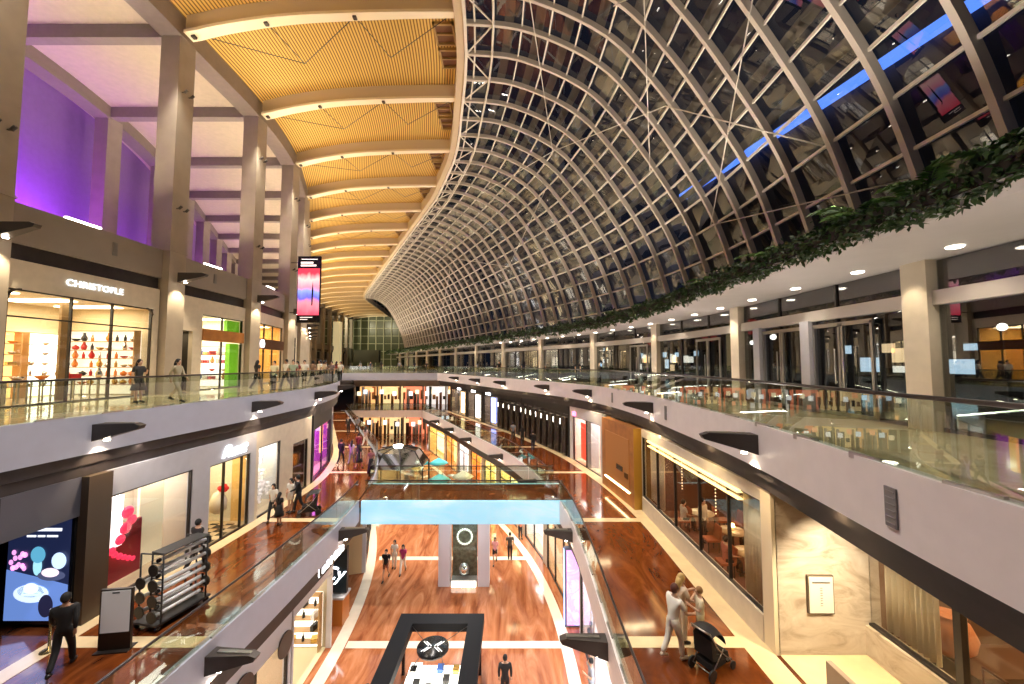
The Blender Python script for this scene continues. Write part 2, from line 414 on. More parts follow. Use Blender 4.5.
# ---- glass vault
RP = [(-2.3, 19.13), (.83, 18.75), (4.43, 17.02), (6.8, 14.52), (8.97, 11.26), (10.22, 8.94), (11.05, 6.54), (11.6, 4.3)]
def catmull(P, n):
    out = []
    Q = [P[0]]+P+[P[-1]]
    for i in range(1, len(Q)-2):
        for k in range(n):
            t = k/n; p = []
            for c in (0, 1):
                a, b, cc, d = Q[i-1][c], Q[i][c], Q[i+1][c], Q[i+2][c]
                p.append(.5*(2*b+(cc-a)*t+(2*a-5*b+4*cc-d)*t*t+(3*b-a-3*cc+d)*t**3))
            out.append(tuple(p))
    out.append(P[-1]); return out
fine = catmull(RP, 12); ds = [0]
for a, b in zip(fine, fine[1:]): ds.append(ds[-1]+math.dist(a, b))
NP = 15
def at_arc(s):
    for i in range(len(ds)-1):
        if ds[i+1] >= s:
            t = (s-ds[i])/(ds[i+1]-ds[i]); return (fine[i][0]+(fine[i+1][0]-fine[i][0])*t, fine[i][1]+(fine[i+1][1]-fine[i][1])*t)
    return fine[-1]
nodes = [at_arc(ds[-1]*k/NP) for k in range(NP+1)]
x0_, x1_ = fine[0][0], fine[-1][0]
def VP(k, y, inn=0.0):                                # node k (may be fractional) of the vault at station y
    p = at_arc(ds[-1]*k/NP) if k != int(k) else nodes[int(k)]
    u = (p[0]-x0_)/(x1_-x0_); x = RID(y)+u*(FOOT(y)-RID(y)); z = p[1]
    if inn:
        q = at_arc(min(ds[-1], ds[-1]*k/NP+.3)); pp = at_arc(max(0, ds[-1]*k/NP-.3)); dx, dz = q[0]-pp[0], q[1]-pp[1]; l = math.hypot(dx, dz)
        x += inn*dz/l; z -= inn*dx/l
    return Vector((x, y, z))
YR = [4.1, 6.05, 8.0, 9.9, 11.85, 13.8, 15.5, 17.2]+[18.9+1.95*k for k in range(0, 44)]
vault = empty('window_1'); vault['kind'] = 'structure'
for y in YR:
    mb = MB(); N = NP*3
    for k in range(N):
        a0, a1 = VP(k/3, y, -.02), VP((k+1)/3, y, -.02); b0, b1 = VP(k/3, y, .24), VP((k+1)/3, y, .24); wv = Vector((0, .075, 0))
        vs = [a0-wv, a0+wv, b0-wv, b0+wv, a1-wv, a1+wv, b1-wv, b1+wv]
        mb.add(vs, [(0, 4, 5, 1), (2, 3, 7, 6), (0, 2, 6, 4), (1, 5, 7, 3)]+([(0, 1, 3, 2)] if k == 0 else []))
    mb.build('rib', M['rib'], vault)
for k in range(1, NP):
    mb = MB()
    for i in range(len(YR)-1): mb.bar(VP(k, YR[i], .05), VP(k, YR[i+1], .05), .07, .1)
    mb.build('purlin', M['steel'], vault)
mb = MB(); rnd = random.Random(3)
for i in range(len(YR)-1):
    for k in range(NP):
        c = [VP(k, YR[i], -.06), VP(k, YR[i+1], -.06), VP(k+1, YR[i+1], -.06), VP(k+1, YR[i], -.06)]
        n_ = (c[1]-c[0]).cross(c[3]-c[0]).normalized()
        mb.add([p+n_*rnd.uniform(-.03, .03) for p in c], [(0, 1, 2, 3)])
mb.build('glazing', M['vault_glass'], vault, recalc=False)
mb = MB()                                             # ridge lattice
for i in range(len(YR)-1):
    a, b, c, d = VP(0, YR[i], .2), VP(0, YR[i+1], .2), VP(1, YR[i], .12), VP(1, YR[i+1], .12)
    mb.bar(a, b, .16, .16)
    if i % 2: mb.bar(a, d, .06)
    else: mb.bar(b, c, .06)
    m1 = VP(1, YR[i], .4); m2 = VP(1, YR[i+1], .4); mb.tube([m1, m2], .06, 6, False)
    mb.tube([VP(.33, YR[i], .1), VP(.33, YR[i+1], .1)], .05, 6, False)
mb.build('ridge_lattice', M['steel'], vault)
mb = MB()                                             # slender bracing rods between rib nodes
for (k0, i0, k1, i1) in ((1, 2, 5, 12), (5, 4, 9, 9), (5, 12, 3, 17), (5, 12, 8, 7), (8, 3, 12, 8), (8, 3, 5, 6), (12, 8, 13.5, 3), (8, 7, 12, 4), (6, 14, 9, 20), (9, 20, 5, 26), (6, 26, 10, 32)):
    mb.tube([VP(k0, YR[i0], .42), VP(k1, YR[i1], .42)], .025, 5)
mb.build('bracing_rod', M['steel'], vault)
# edge board between timber ceiling and vault
struct('trim_16', MB().sweep(RID, [(-.55, 19.0), (-.12, 19.0), (-.12, 20.4), (-.55, 20.2)], YN, YE), M['rafter'])
# outer louvres seen dimly through the glass
mb = MB()
for k in range(1, NP):
    for i in range(0, len(YR)-1, 1):
        mb.bar(VP(k+.5, YR[i], -.7), VP(k+.5, YR[i+1], -.7), .5, .03) if k < NP-4 else None
struct('trim_17', mb, mat('outer sunshade', (.34, .30, .25), .6))

# ---- canopy over the right upper gallery, planter
struct('ceiling', MB().sweep(ax(6.55), [(0, 3.95), (.25, 3.8), (6.6, 3.8), (6.6, 4.1), (0, 4.15)], YN, YF), M['white'])
struct('trim_18', MB().sweep(ax(6.5), [(0, 3.97), (.04, 3.97), (.3, 4.16), (2.3, 4.16), (2.3, 4.24), (0, 4.22)], YN, YF), M['soil'])
# ---- glazed entrance wall of the right upper gallery
wallr = empty('window_2'); wallr['kind'] = 'structure'
W1 = ax(9.45)
YQ = [8.75+7.15*k for k in range(-1, 13)]
MB().sweep(W1, [(0, .05), (.02, .05), (.02, 3.78), (0, 3.78)], YN, 99).build('pane', M['wall_glass'], wallr)
tr = MB().sweep(W1, [(-.14, 2.78), (.12, 2.78), (.12, 3.1), (-.14, 3.1)], YN, 99)
tr.build('transom', mat('satin steel transom', (.6, .56, .52), .3, .4), wallr)
mb = MB().sweep(W1, [(-.04, 0), (.06, 0), (.06, .09), (-.04, .09)], YN, 99)
y = 1.6
while y < 60:
    x, yy = off(W1, y, 0); mb.box(x-.05, x+.04, yy-.03, yy+.03, 0, 3.78); y += 2.38
mb.build('mullion', M['frame'], wallr)
for y in YQ:
    if y < 1: continue
    x, yy = off(W1, y, -.2)
    o = struct('column', MB().box(-.05, .35, -.28, .28, 0, 3.82), M['cream']); o.location = (x, yy, 0); o.rotation_euler = (0, 0, head(W1, y))
for j, y in enumerate((10.9, 13.3, 18.2, 24.9)):      # sliding door pairs
    o = MB(); x, yy = off(W1, y, -.12)
    for dy in (-.95, -.05, .05, .95): o.box(-.03, .03, dy-.035, dy+.035, .02, 2.62)
    o.box(-.03, .03, -1, 1, 2.55, 2.66); o.box(-.03, .03, -1, 1, .02, .12); 
    d = struct('door_%d' % (j+1), o, M['railm'])
    for s_ in (-.14, .14): MB().tube([(-.08, s_, .9), (-.08, s_, 1.9)], .018, 8).build('door_handle', M['railm'], d)
    d.location = (x, yy, 0); d.rotation_euler = (0, 0, head(W1, y))
mb = MB().box(6.62, 8.75, -4, 9.9, ZB1+.002, ZB1+.012); struct('trim_24', mb, M['band'])
for y in (12.1, 14.5):                               # stone piers between the door pairs
    x, yy = off(W1, y, -.2)
    o = struct('column', MB().box(-.05, .3, -.18, .18, 0, 2.8), M['grey']); o.location = (x, yy, 0)
# ---- far end
mb = MB(); xa, xb = -104, -30
mb.box(xa, xb, 150, 150.3, -12, 32); struct('wall_back', mb, mat('far wall glazing', (.10, .115, .06), .3))
mb = MB()
for k in range(25): x = xa+k*3.0; mb.box(x-.14, x+.14, 149.6, 150, 0, 30)
for z in range(3, 30, 3): mb.box(xa, xb, 149.7, 149.9, z-.11, z+.11)
struct('window_3', mb, mat('far mullions', (.62, .62, .42), .5))
mb = MB()
for (xx, zz, sx, sz) in ((-62, 1.6, 3.6, 5.0), (-53, 1.6, 4.6, 4.6)): mb.box(xx-sx, xx+sx, 140, 142, zz, zz+sz)
struct('trim_19', mb, mat('olive far block', (.10, .10, .07), .7))
mb = MB().box(-58.3, -56.2, 125, 127, 0, 15); struct('trim_20', mb, mat('bright far pylon', (.9, .75, .4), .5, emit=.4))
for (x, y) in ((-62, 132), (-52, 134)): light('end_hall_fill', 'SPOT', (x, y, 17), 3500, (1, .9, .6), .3, target=(x+2, 150, 8), spot=120, blend=.8)  # added spots brighten the far glazing; no fittings stand there
# end of the night plaza outside the right glass
struct('ground', MB().box(9, 90, -30, 130, -.6, -.36), mat('outside paving', (.04, .04, .045), .5))
# ---------------------------------------------------------------- balustrades
def balustrade(fn, dn, y0, y1, z, label, step=1.55, h=1.05):
    root = empty('glass_balustrade', (fn(y0), y0, z), 0, label, 'balustrade', 'glass balustrades along the galleries')
    ox, oy = fn(y0), y0; n = max(1, round((y1-y0)/step)); rl = MB(); ft = MB(); pts = []
    for i in range(n):
        a, b = y0+(y1-y0)*i/n, y0+(y1-y0)*(i+1)/n
        p, q = Vector((*off(fn, a, dn), 0)), Vector((*off(fn, b, dn), 0)); o = Vector((ox, oy, 0)); p -= o; q -= o
        d = (q-p).normalized()*.012; g = MB().bar(p+d+Vector((0, 0, h/2-.02)), q-d+Vector((0, 0, h/2-.02)), .016, h-.02)
        g.build('glass_panel', M['rail_glass'], root)
        if y0+i*step < 22:
            c = p+(q-p)*.5; MB().box(c.x-.03, c.x+.03, c.y-.3, c.y+.3, -.04, .06).build('clamp', M['railm'], root)
        pts.append(p+Vector((0, 0, h)))
    pts.append(q+Vector((0, 0, h))); rl.tube(pts, .032, 8); rl.build('handrail', M['rail'], root)
    return root
balustrade(R1, .06, 2.2, 57, 0, 'long curving glass balustrade of the upper gallery below the planter')
balustrade(L1, -.06, 3, 50, 0, 'straight glass balustrade of the upper gallery in front of the lit shops')
balustrade(VL, -.06, 7, 20.5, ZB1, 'glass balustrade of the middle gallery beside the wheeled cart')
balustrade(VL, -.06, 23.4, 58, ZB1, 'glass balustrade on the left of the far hall opening')
balustrade(VR, .06, 7, 20.5, ZB1, 'curving glass balustrade of the middle gallery beside the stroller family')
balustrade(VR, .06, 23.4, 58, ZB1, 'glass balustrade above the white and yellow lower shops')
def cross_rail(x0, x1, y, z, label):
    root = empty('glass_balustrade', (x0, y, z), 0, label, 'balustrade', 'glass balustrades along the galleries')
    n = round((x1-x0)/1.55)
    for i in range(n):
        a, b = (x1-x0)*i/n+.01, (x1-x0)*(i+1)/n-.01
        MB().box(a, b, -.008, .008, 0, 1.02).build('glass_panel', M['rail_glass'], root)
    MB().tube([(0, 0, 1.05), (x1-x0, 0, 1.05)], .032, 8).build('handrail', M['rail'], root)
cross_rail(-7.7, 2.7, 20.55, ZB1, 'glass balustrade on the near edge of the pale blue bridge')
cross_rail(-8.1, 2.5, 23.4, ZB1, 'glass balustrade on the far edge of the pale blue bridge')
cross_rail(-27, -9.5, 57.0, 0, 'glass balustrade of the far upper bridge')
cross_rail(-25, -13, 59.0, ZB1, 'glass balustrade of the far middle bridge')

# ---------------------------------------------------------------- bracket lamps on the fascias
br_l = MB()
def bracket_mesh():
    m = MB(); pr = [(0, -.02), (0, -.50), (1.22, -.16), (1.28, -.06), (1.1, 0)]
    n = len(pr); vs = []
    for (x, z) in pr:
        w_ = .19-.09*(x/1.28); vs += [(x, -w_, z), (x, w_, z)]
    fs = [tuple(2*i for i in range(n)), tuple(2*i+1 for i in range(n))[::-1]]+[(2*i, 2*i+1, 2*((i+1) % n)+1, 2*((i+1) % n)) for i in range(n)]
    return m.add(vs, fs)
bm_, lm_, tm_ = bracket_mesh().mesh('bracket'), MB().lathe([(0.001, 0), (.07, 0), (.075, .03)], 12).mesh('lamp'), MB().box(.2, 1.1, -.05, .05, .0, .05).mesh('tray')
bm_.materials.append(M['bracket']); lm_.materials.append(M['lamp']); tm_.materials.append(M['railm'])
def bracket(x, y, z, ang, label, group, power=60, col=(1, .78, .5), back=.9):
    root = empty('bracket_lamp', (x, y, z), ang, label, 'bracket lamp', group)
    for nm, me, loc in (('bracket_arm', bm_, (0, 0, 0)), ('top_tray', tm_, (0, 0, -.03)), ('lamp', lm_, (.25, 0, -.50))):
        o = bpy.data.objects.new(nm, me); COL.objects.link(o); o.parent = root; o.location = loc
    if power:
        dx, dy = math.cos(ang), math.sin(ang)
        light('bracket_spot', 'SPOT', (x+dx*.28, y+dy*.28, z-.56), power*2.2, col, .05, target=(x-dx*back, y-dy*back, z-3.4), spot=88, blend=.7)
    return root
for i, y in enumerate((9.6, 17.2, 25.4, 31, 37.5, 43, 49)):
    bracket(R1(y), y, -.22, math.pi+head(R1, y), nth(i)+' dark wedge bracket lamp on the warm white gallery edge opposite the restaurants', 'bracket lamps on the warm white gallery edge', 60 if y < 40 else 0)
for i, y in enumerate((5.0, 11.2, 17.6, 23.5, 30, 37)): bracket(L1(y), y, -.22, head(L1, y), nth(i)+' dark wedge bracket lamp on the pale grey gallery edge below the upper shops', 'bracket lamps on the pale grey gallery edge', 60)
for i, y in enumerate((10.4, 17.8)): bracket(VL(y), y, ZB1-.25, head(VL, y), ('nearer', 'farther')[i]+' dark wedge bracket lamp on the middle gallery edge left of the lower hall', 'bracket lamps left of the lower hall', 40)
for i, y in enumerate((10.9, 17.7)): bracket(VR(y), y, ZB1-.25, math.pi+head(VR, y), ('nearer', 'farther')[i]+' dark wedge bracket lamp on the middle gallery edge right of the lower hall', 'bracket lamps right of the lower hall', 40)
for i, y in enumerate((25.2, 32.2, 39.2, 45, 51)): bracket(VR(y), y, ZB1-.25, math.pi+head(VR, y), nth(i)+' dark wedge bracket lamp above the far lower shopfronts', 'bracket lamps above the far lower shops', 30)
for i, y in enumerate(YC[2:11]): bracket(CO(y)+.62, y+.5, 6.0, head(CO, y), nth(i)+' dark wedge bracket lamp high on a beige column above the upper shops', 'bracket lamps on the beige columns', 130 if i < 6 else 0, (1, .82, .55), .2)

# uplight battens on the parapet
def fixture(name, mb, m, loc, label, cat, group, rz=0):
    o = mb.build(name, m); o.location = loc; o.rotation_euler = (0, 0, rz); return tag(o, label, cat, group)
bt = MB().box(-.06, .06, -.62, .62, 0, .07).mesh('linear_uplight'); bt.materials.append(M['batten'])
for i in range(1, 11):
    y = YC[i]+3.4
    for dy in (0.,):
        o = bpy.data.objects.new('linear_uplight', bt); COL.objects.link(o); o.location = (SW(y+dy)-.1, y+dy, 7.03); o.rotation_euler = (0, 0, head(SW, y))
        tag(o, nth(i-1)+' white linear uplight lying on the taupe parapet between columns', 'uplight', 'linear uplights on the parapet')
    if y < 75:
        light('parapet_uplight', 'AREA', (SW(y)-.1, y, 7.15), 250, (1, .82, .58), 1.2, target=(SW(y)-2.4, y, 18), sy=.15).data.spread = R(105)
    # twin spots on each column
for i in range(2, 9):
    y = YC[i]; x = CO(y)
    for zz in (15.2, 9.2):
        rt = empty('spot_fixture', (x, y, zz), 0, '%s pair of small black spotlights on the %s beige column' % ('upper' if zz > 12 else 'lower', nth(i-2)), 'spotlight', 'spotlights on the beige columns')
        for q in (.25, .65): MB().box(.48, .66, q-.03, q+.03, -.04, .0).tube([(.60, q, -.03), (.74, q, .1)], .06, 8).build('spot', M['bracket'], rt)
# warm floods that wash the timber ceiling from the columns
for i in range(1, 22):
    y = YC[i]+3.0; s = 1 if y < 60 else 1.6
    light('ceiling_wash', 'SPOT', (CO(y)+1.0, y, 13.5), 900*s, (1, .76, .40), .25, target=(CO(y)+7.5, y, 19.5), spot=135, blend=.9)
    if y < 100: light('vault_wash', 'SPOT', (axis(y)+7.2, y, 4.9), 1500*s, (1, .86, .70), .25, target=(axis(y)+2.5, y, 17), spot=140, blend=.9)
# added fill spots at roof height, without fittings, brighten galleries and halls
for i in range(0, 15):
    y = YC[i]+6.1
    light('hall_fill', 'SPOT', (axis(y)-2.9, y, 18.9), 4600, (1, .93, .86), .3, target=(axis(y)-2.7, y, 0), spot=40, blend=.8)
    light('hall_fill', 'SPOT', (axis(y)-2.9, y, 18.9), 5600, (1, .93, .86), .3, target=(axis(y)-4.0, y, 0), spot=95, blend=.8)
    light('gallery_fill', 'SPOT', (CO(y)+.9, y, 16.5), 1500, (1, .88, .7), .3, target=(CO(y)+3.2, y, 0), spot=80, blend=.8)
# canopy downlights
dl = MB().lathe([(0.001, 0), (.11, 0), (.13, .015), (.13, .03)], 16).mesh('downlight'); dl.materials.append(M['lampc'])
for k in range(20):
    y = 3.2+1.95*k*1.1
    for n_ in (8.75,):
        o = bpy.data.objects.new('downlight', dl); COL.objects.link(o); o.location = (axis(y)+n_, y, 3.77)
        tag(o, nth(k)+' round recessed downlight in the white canopy ceiling', 'downlight', 'downlights in the canopy ceiling')
        if k % 2 == 0 and k < 16: light('canopy_downlight', 'SPOT', (axis(y)+n_-.1, y, 3.72), 110, (1, .86, .66), .08, target=(axis(y)+n_-.5, y, 0), spot=125, blend=.8)
for y in YQ[1:8]: x_, y_ = off(W1, y, -.62); light('column_downlight', 'SPOT', (x_, y_, 3.7), 75, (1, .84, .58), .05, target=(x_+.25, y_, 0), spot=75, blend=.7)
# area lights at upper gallery floor level, aimed up at the canopy ceiling
for k in range(9):
    y = 4+6.3*k
    light('gallery_edge_wash', 'AREA', (R1(y)+.9, y, .12), 55, (1, .9, .8), .2, target=(R1(y)+1.2, y, 3.8), sy=3.5)

for (f, y, dn, z, s_) in ((R1, 5.6, -.012, -.55, 'right'), (R1, 15.6, -.012, -.5, 'right'), (R1, 22.4, -.012, -.5, 'right'), (SW, 16.2, .012, 6.35, 'left'), (SW, 22.0, .012, 6.35, 'left')):
    x_, y_ = off(f, y, dn); v = MB().box(-.012, .012, -.1, .1, -.28, .28)
    for k in range(6): v.box(-.02, .02, -.08, .08, -.24+.09*k, -.22+.09*k)
    v = v.build('wall_vent', mat('vent grey', (.22, .21, .21), .5)); v.location = (x_, y_, z); v.rotation_euler = (0, 0, head(f, y)); tag(v, 'small grey upright vent plate in the %s' % ('warm white gallery edge' if s_ == 'right' else 'taupe parapet above the upper shops'), 'vent', 'vent plates on the %s' % s_)
# ---------------------------------------------------------------- shopfronts
def lettering(name, txt, size, m, ext=.02, shear=0, bold=0, gap=1):
    c = bpy.data.curves.new('tmp', 'FONT'); c.body = txt; c.size = size; c.extrude = ext; c.shear = shear; c.offset = bold; c.space_character = gap; c.align_x = 'CENTER'; c.align_y = 'CENTER'
    t = bpy.data.objects.new('tmp', c); COL.objects.link(t); dg = bpy.context.evaluated_depsgraph_get()
    me = bpy.data.meshes.new_from_object(t.evaluated_get(dg)); bpy.data.objects.remove(t); bpy.data.curves.remove(c)
    me.name = name; me.materials.clear(); me.materials.append(m); o = bpy.data.objects.new(name, me); COL.objects.link(o); return o
class Shop:
    def __init__(s, side, fn, ya, yb, z0, zt, zo, depth, label, wall='cream', glow=(1, .86, .6), ceil=6., ml=.3, mr=.3, trans=None, mull=(), frame='frame', inner=(.7, .6, .45), back=None, plinth=0., zb=0., floor_m=None, no_glass=False, power=None, area=None, dn=0.0, pane='shop_glass', rounded=False):
        p, q = off(fn, ya, dn), off(fn, yb, dn); s.L = math.dist(p, q); s.a = math.atan2(-(q[0]-p[0]), q[1]-p[1]); s.s = 1 if side == 'R' else -1
        s.o = p; s.z0 = z0; s.h = zt-z0; s.zo = zo-z0; s.depth = depth; S = s.s
        s.root = empty('shopfront', (p[0], p[1], z0), s.a, label, 'shopfront')
        W = MB(); t = .22; L = s.L; H = s.h
        bx = lambda m, w0, w1, u0, u1, v0, v1: m.box(min(S*w0, S*w1), max(S*w0, S*w1), u0, u1, v0, v1)
        s.bx = bx
        bx(W, 0, t, 0, L, s.zo, H)
        if ml: bx(W, 0, t, 0, ml, 0, s.zo)
        if mr: bx(W, 0, t, L-mr, L, 0, s.zo)
        if plinth: bx(W, -.02, t, ml, L-mr, 0, plinth)
        W.build('facade', M[wall] if isinstance(wall, str) else wall, s.root)
        I = MB(); bx(I, depth, depth+.05, 0, L, 0, s.zo+.1); bx(I, t, depth, 0, .05, 0, s.zo+.1); bx(I, t, depth, L-.05, L, 0, s.zo+.1)
        I.build('interior_wall', back or mat('interior %.2f %.2f %.2f' % inner, inner, .6), s.root)
        Fm = MB(); bx(Fm, t, depth, 0, L, -.01, .012); Fm.build('shop_floor', floor_m or mat('shop floor cream', (.62, .5, .34), .2), s.root)
        Cm = MB(); bx(Cm, t, depth, 0, L, s.zo+.02, s.zo+.08); Cm.build('shop_ceiling', mat('interior ceiling', (.8, .74, .62), .7), s.root)
        Cl = MB(); n = max(1, int(L/1.6))
        for i in range(n):
            u = L*(i+.5)/n; bx(Cl, depth*.25, depth*.85, u-.3, u+.3, s.zo-.03, s.zo)
        Cl.build('light_panel', emit('panel glow %.2f %.2f %.2f %.1f' % (*glow, ceil), glow, ceil), s.root)
        if not no_glass:
            G = MB(); bx(G, .08, .1, ml, L-mr, plinth, s.zo); G.build('shop_window', M[pane], s.root)
            Fr = MB(); f = .05
            bx(Fr, .04, .14, ml, L-mr, s.zo-f, s.zo); bx(Fr, .04, .14, ml, L-mr, plinth, plinth+f)
            for u in [ml+f/2, L-mr-f/2]+[ml+(L-mr-ml)*q_ for q_ in mull]: bx(Fr, .04, .14, u-f/2, u+f/2, plinth, s.zo)
            if trans: bx(Fr, .04, .14, ml, L-mr, trans-f/2, trans+f/2)
            if rounded:
                r = .35
                for (u, sg) in ((ml, 1), (L-mr, -1)):
                    pts = [(S*.03, u+sg*(r-r*math.sin(t_)), s.zo-r+r*math.cos(t_)) for t_ in [k*math.pi/16 for k in range(9)]]
                    for a_, b_ in zip(pts, pts[1:]): Fr.bar(a_, b_, .1, .05)
            Fr.build('window_frame', M[frame], s.root)
        A = area or glow
        P_ = power if power is not None else 22*L
        if P_:
            c = s.W(L/2, depth*.5, s.zo-.1)
            light('shop_light', 'AREA', c, P_, A, min(depth*.7, 3), rot=(0, 0, s.a), sy=L*.8)
    def W(s, u, w, z):           # shop coordinates (along the front, into the shop, height) to the world
        x = s.s*w; ca, sa = math.cos(s.a), math.sin(s.a)
        return (s.o[0]+x*ca-u*sa, s.o[1]+x*sa+u*ca, s.z0+z)
    def part(s, name, boxes, m):
        b = MB()
        for q in boxes: s.bx(b, *q)
        return b.build(name, m, s.root)
    def text(s, txt, u, z, size, m, w=-.03, shear=0, parent=True, ext=.02, bold=0, gap=1):
        o = lettering('sign', txt, size, m, ext, shear, bold, gap)
        o.parent = s.root; o.location = (s.s*w, u, z); o.rotation_euler = (R(90), 0, R(90) if s.s < 0 else R(-90)); return o
    def place(s, name, me, u, w, z, label, cat, group=None, rz=0, sc=1):
        o = bpy.data.objects.new(name, me) if isinstance(me, bpy.types.Mesh) else None
        COL.objects.link(o); o.location = s.W(u, w, z); o.rotation_euler = (0, 0, s.a+rz)
        if sc != 1: o.scale = (sc, sc, sc)
        return tag(o, label, cat, group)
def cmat_(c): return mat('display %.2f %.2f %.2f' % c, c, .5)
# goods for the shop shelves
def goods():
    G = {}
    G['vase'] = MB().lathe([(.05, 0), (.09, .06), (.1, .14), (.05, .24), (.035, .3), (.055, .34)], 12)
    G['handbag'] = MB().box(-.06, .06, -.16, .16, 0, .2).tube([(0, -.1, .2), (0, -.07, .31), (0, .07, .31), (0, .1, .2)], .012, 6)
    G['gift_box'] = MB().box(-.1, .1, -.13, .13, 0, .14).box(-.105, .105, -.02, .02, -.0, .145).box(-.11, .11, -.14, .14, .11, .13)
    G['glass_bottle'] = MB().lathe([(.045, 0), (.05, .02), (.05, .15), (.02, .2), (.018, .25), (.028, .26)], 10)
    G['bowl'] = MB().lathe([(.04, 0), (.1, .04), (.15, .1), (.14, .1), (.09, .05), (.02, .02)], 14)
    G['teapot'] = MB().lathe([(.05, 0), (.11, .05), (.1, .13), (.04, .17), (.015, .2)], 12).tube([(0, .1, .06), (0, .17, .12), (0, .18, .15)], .015, 6).tube([(0, -.09, .14), (0, -.16, .12), (0, -.15, .05), (0, -.1, .04)], .012, 6)
    G['bust'] = MB().lathe([(.06, 0), (.05, .12), (.1, .16), (.13, .26), (.05, .36), (.04, .4), (.07, .46), (.05, .54), (.01, .56)], 12)
    return G
GD = goods(); GM = {}
def good(kind, m):
    k = (kind, m.name)
    if k not in GM:
        me = GD[kind].mesh(kind); me.materials.append(m); GM[k] = me
    return GM[k]
def shelves(S, u0, u1, w, where, zs=(.5, 1.0, 1.5, 2.0), depth=.32, m=None, back=None, kinds=('vase',), mats=(), every=.42, glow=2.2, gl=(1, .88, .65), top=None, sc=1., end=False):
    """a backlit shelf unit standing against a shop's rear wall, with its goods"""
    L = u1-u0; top = top or zs[-1]+.5
    root = empty('shelf_unit', S.W(w, (u0+u1)/2, .014) if end else S.W((u0+u1)/2, w, .014), S.a+(S.s*math.pi/2 if end else 0), 'backlit open shelf unit %s' % where, 'shelf unit')
    sg = S.s; m = m or mat('shelf oak', (.55, .33, .14), .4)
    def bb(w0, w1, y0, y1, z0, z1): return MB().box(min(sg*w0, sg*w1), max(sg*w0, sg*w1), y0, y1, z0, z1)
    bb(depth, depth+.03, -L/2, L/2, .05, top).build('back_panel', emit('shelf glow %.2f %.2f %.2f %.1f' % (*gl, glow), gl, glow), root)
    for y in (-L/2, L/2-.04): bb(0, depth, y, y+.04, 0, top).build('side_panel', m, root)
    for z in list(zs)+[top]: bb(0, depth, -L/2, L/2, z-.035, z).build('shelf', m, root)
    n = max(1, int(L/every))
    for i, z in enumerate(zs):
        for j in range(n):
            if random.random() < .12: continue
            k = random.choice(kinds); mm = random.choice(mats)
            c_ = u0+(j+.5)*L/n
            S.place(k, good(k, mm), w+depth/2 if end else c_, c_ if end else w+depth/2, z+.016, '%s %s on the shelves %s' % (mm.name, k.replace('_', ' '), where), k.replace('_', ' '), 'goods on the shelves %s' % where, random.uniform(-.3, .3), sc)
g_red, g_white, g_gold, g_silver, g_black, g_orange, g_green, g_pink, g_blue = [mat(n, c, r, me) for n, c, r, me in (
 ('red', (.55, .02, .02), .3, 0), ('white', (.85, .83, .8), .35, 0), ('golden', (.75, .45, .12), .25, .7), ('silver', (.75, .75, .75), .15, 1),
 ('black', (.02, .02, .02), .3, 0), ('orange', (.8, .25, .03), .35, 0), ('green', (.1, .4, .05), .4, 0), ('pink', (.85, .25, .4), .4, 0), ('blue', (.06, .15, .5), .3, 0))]
def table(S, u, w, where, h=.75, lx=.5, ly=.9, m=None):
    root = empty('display_table', S.W(u, w, 0), S.a, 'small display table %s' % where, 'display table')
    m = m or mat('shelf oak', (.55, .33, .14), .4)
    MB().box(-lx/2, lx/2, -ly/2, ly/2, h-.04, h).build('table_top', m, root)
    for x in (-lx/2+.04, lx/2-.04):
        for y in (-ly/2+.04, ly/2-.04): MB().box(x-.02, x+.02, y-.02, y+.02, 0, h-.04).build('leg', M['railm'], root)
W_ = emit('sign white', (.9, .95, 1), 9)

# upper left row
ub = [12.62, 18.5, 24.95, 31.3, 37.6, 44, 50.3, 56.7, 63, 69.3, 75.7]
A = Shop('L', SW, 12.75, 18.48, 0, 5.05, 4.05, 4.2, 'wide cream shopfront with rounded window and white glowing name sign', 'cream', (1, .88, .62), 5, .1, .3, 3.1, (.37, .66), inner=(.62, .5, .32), rounded=True, power=190)
A.text('CHRISTOFLE', 2.85, 4.57, .36, emit('sign blue white', (.85, .93, 1), 1.6), bold=0, gap=1.1)
shelves(A, .4, 2.0, 3.6, 'at the rear of the rounded-window shop, left bay', (.5, .95, 1.4, 1.85, 2.3), kinds=('vase', 'bowl', 'teapot'), mats=(g_silver, g_orange, g_gold, g_white), glow=3, gl=(1, .7, .3))
shelves(A, 2.15, 3.5, 3.6, 'at the rear of the rounded-window shop, middle bay', (.5, .95, 1.4, 1.85, 2.3), kinds=('vase', 'bowl', 'gift_box'), mats=(g_silver, g_orange, g_gold, g_red), glow=2, gl=(1, .62, .2))
shelves(A, 3.7, 5.2, 3.6, 'at the rear of the rounded-window shop, right bay', (.5, .95, 1.4, 1.85, 2.3), kinds=('bowl', 'glass_bottle', 'teapot'), mats=(g_silver, g_white, g_silver), glow=4, gl=(.95, .95, .8))
shelves(A, .5, 3.9, 5.1, 'on the far side wall of the rounded-window shop', (.5, .9, 1.3, 1.7, 2.1, 2.5), kinds=('bowl', 'glass_bottle', 'teapot', 'vase'), mats=(g_silver, g_orange, g_black, g_gold, g_red), glow=.9, gl=(1, .93, .78), end=True, every=.34, sc=1.15)
for i, (u, w, mm, k) in enumerate(((.7, 1.1, g_orange, 'vase'), (1.3, 1.0, g_silver, 'bowl'), (2.3, 1.3, g_orange, 'bowl'), (3.3, 1.2, g_red, 'gift_box'), (4.2, 1.1, g_silver, 'vase'))):
    wh = 'in the rounded-window shop holding the %s %s' % (mm.name, k.replace('_', ' '))
    table(A, u, w, wh, .85, .4, .45); A.place(k, good(k, mm), u, w, .852, 'large %s %s on a display table %s' % (mm.name, k.replace('_', ' '), 'behind the wide rounded shop window'), k.replace('_', ' '), None, 0, 1.4)
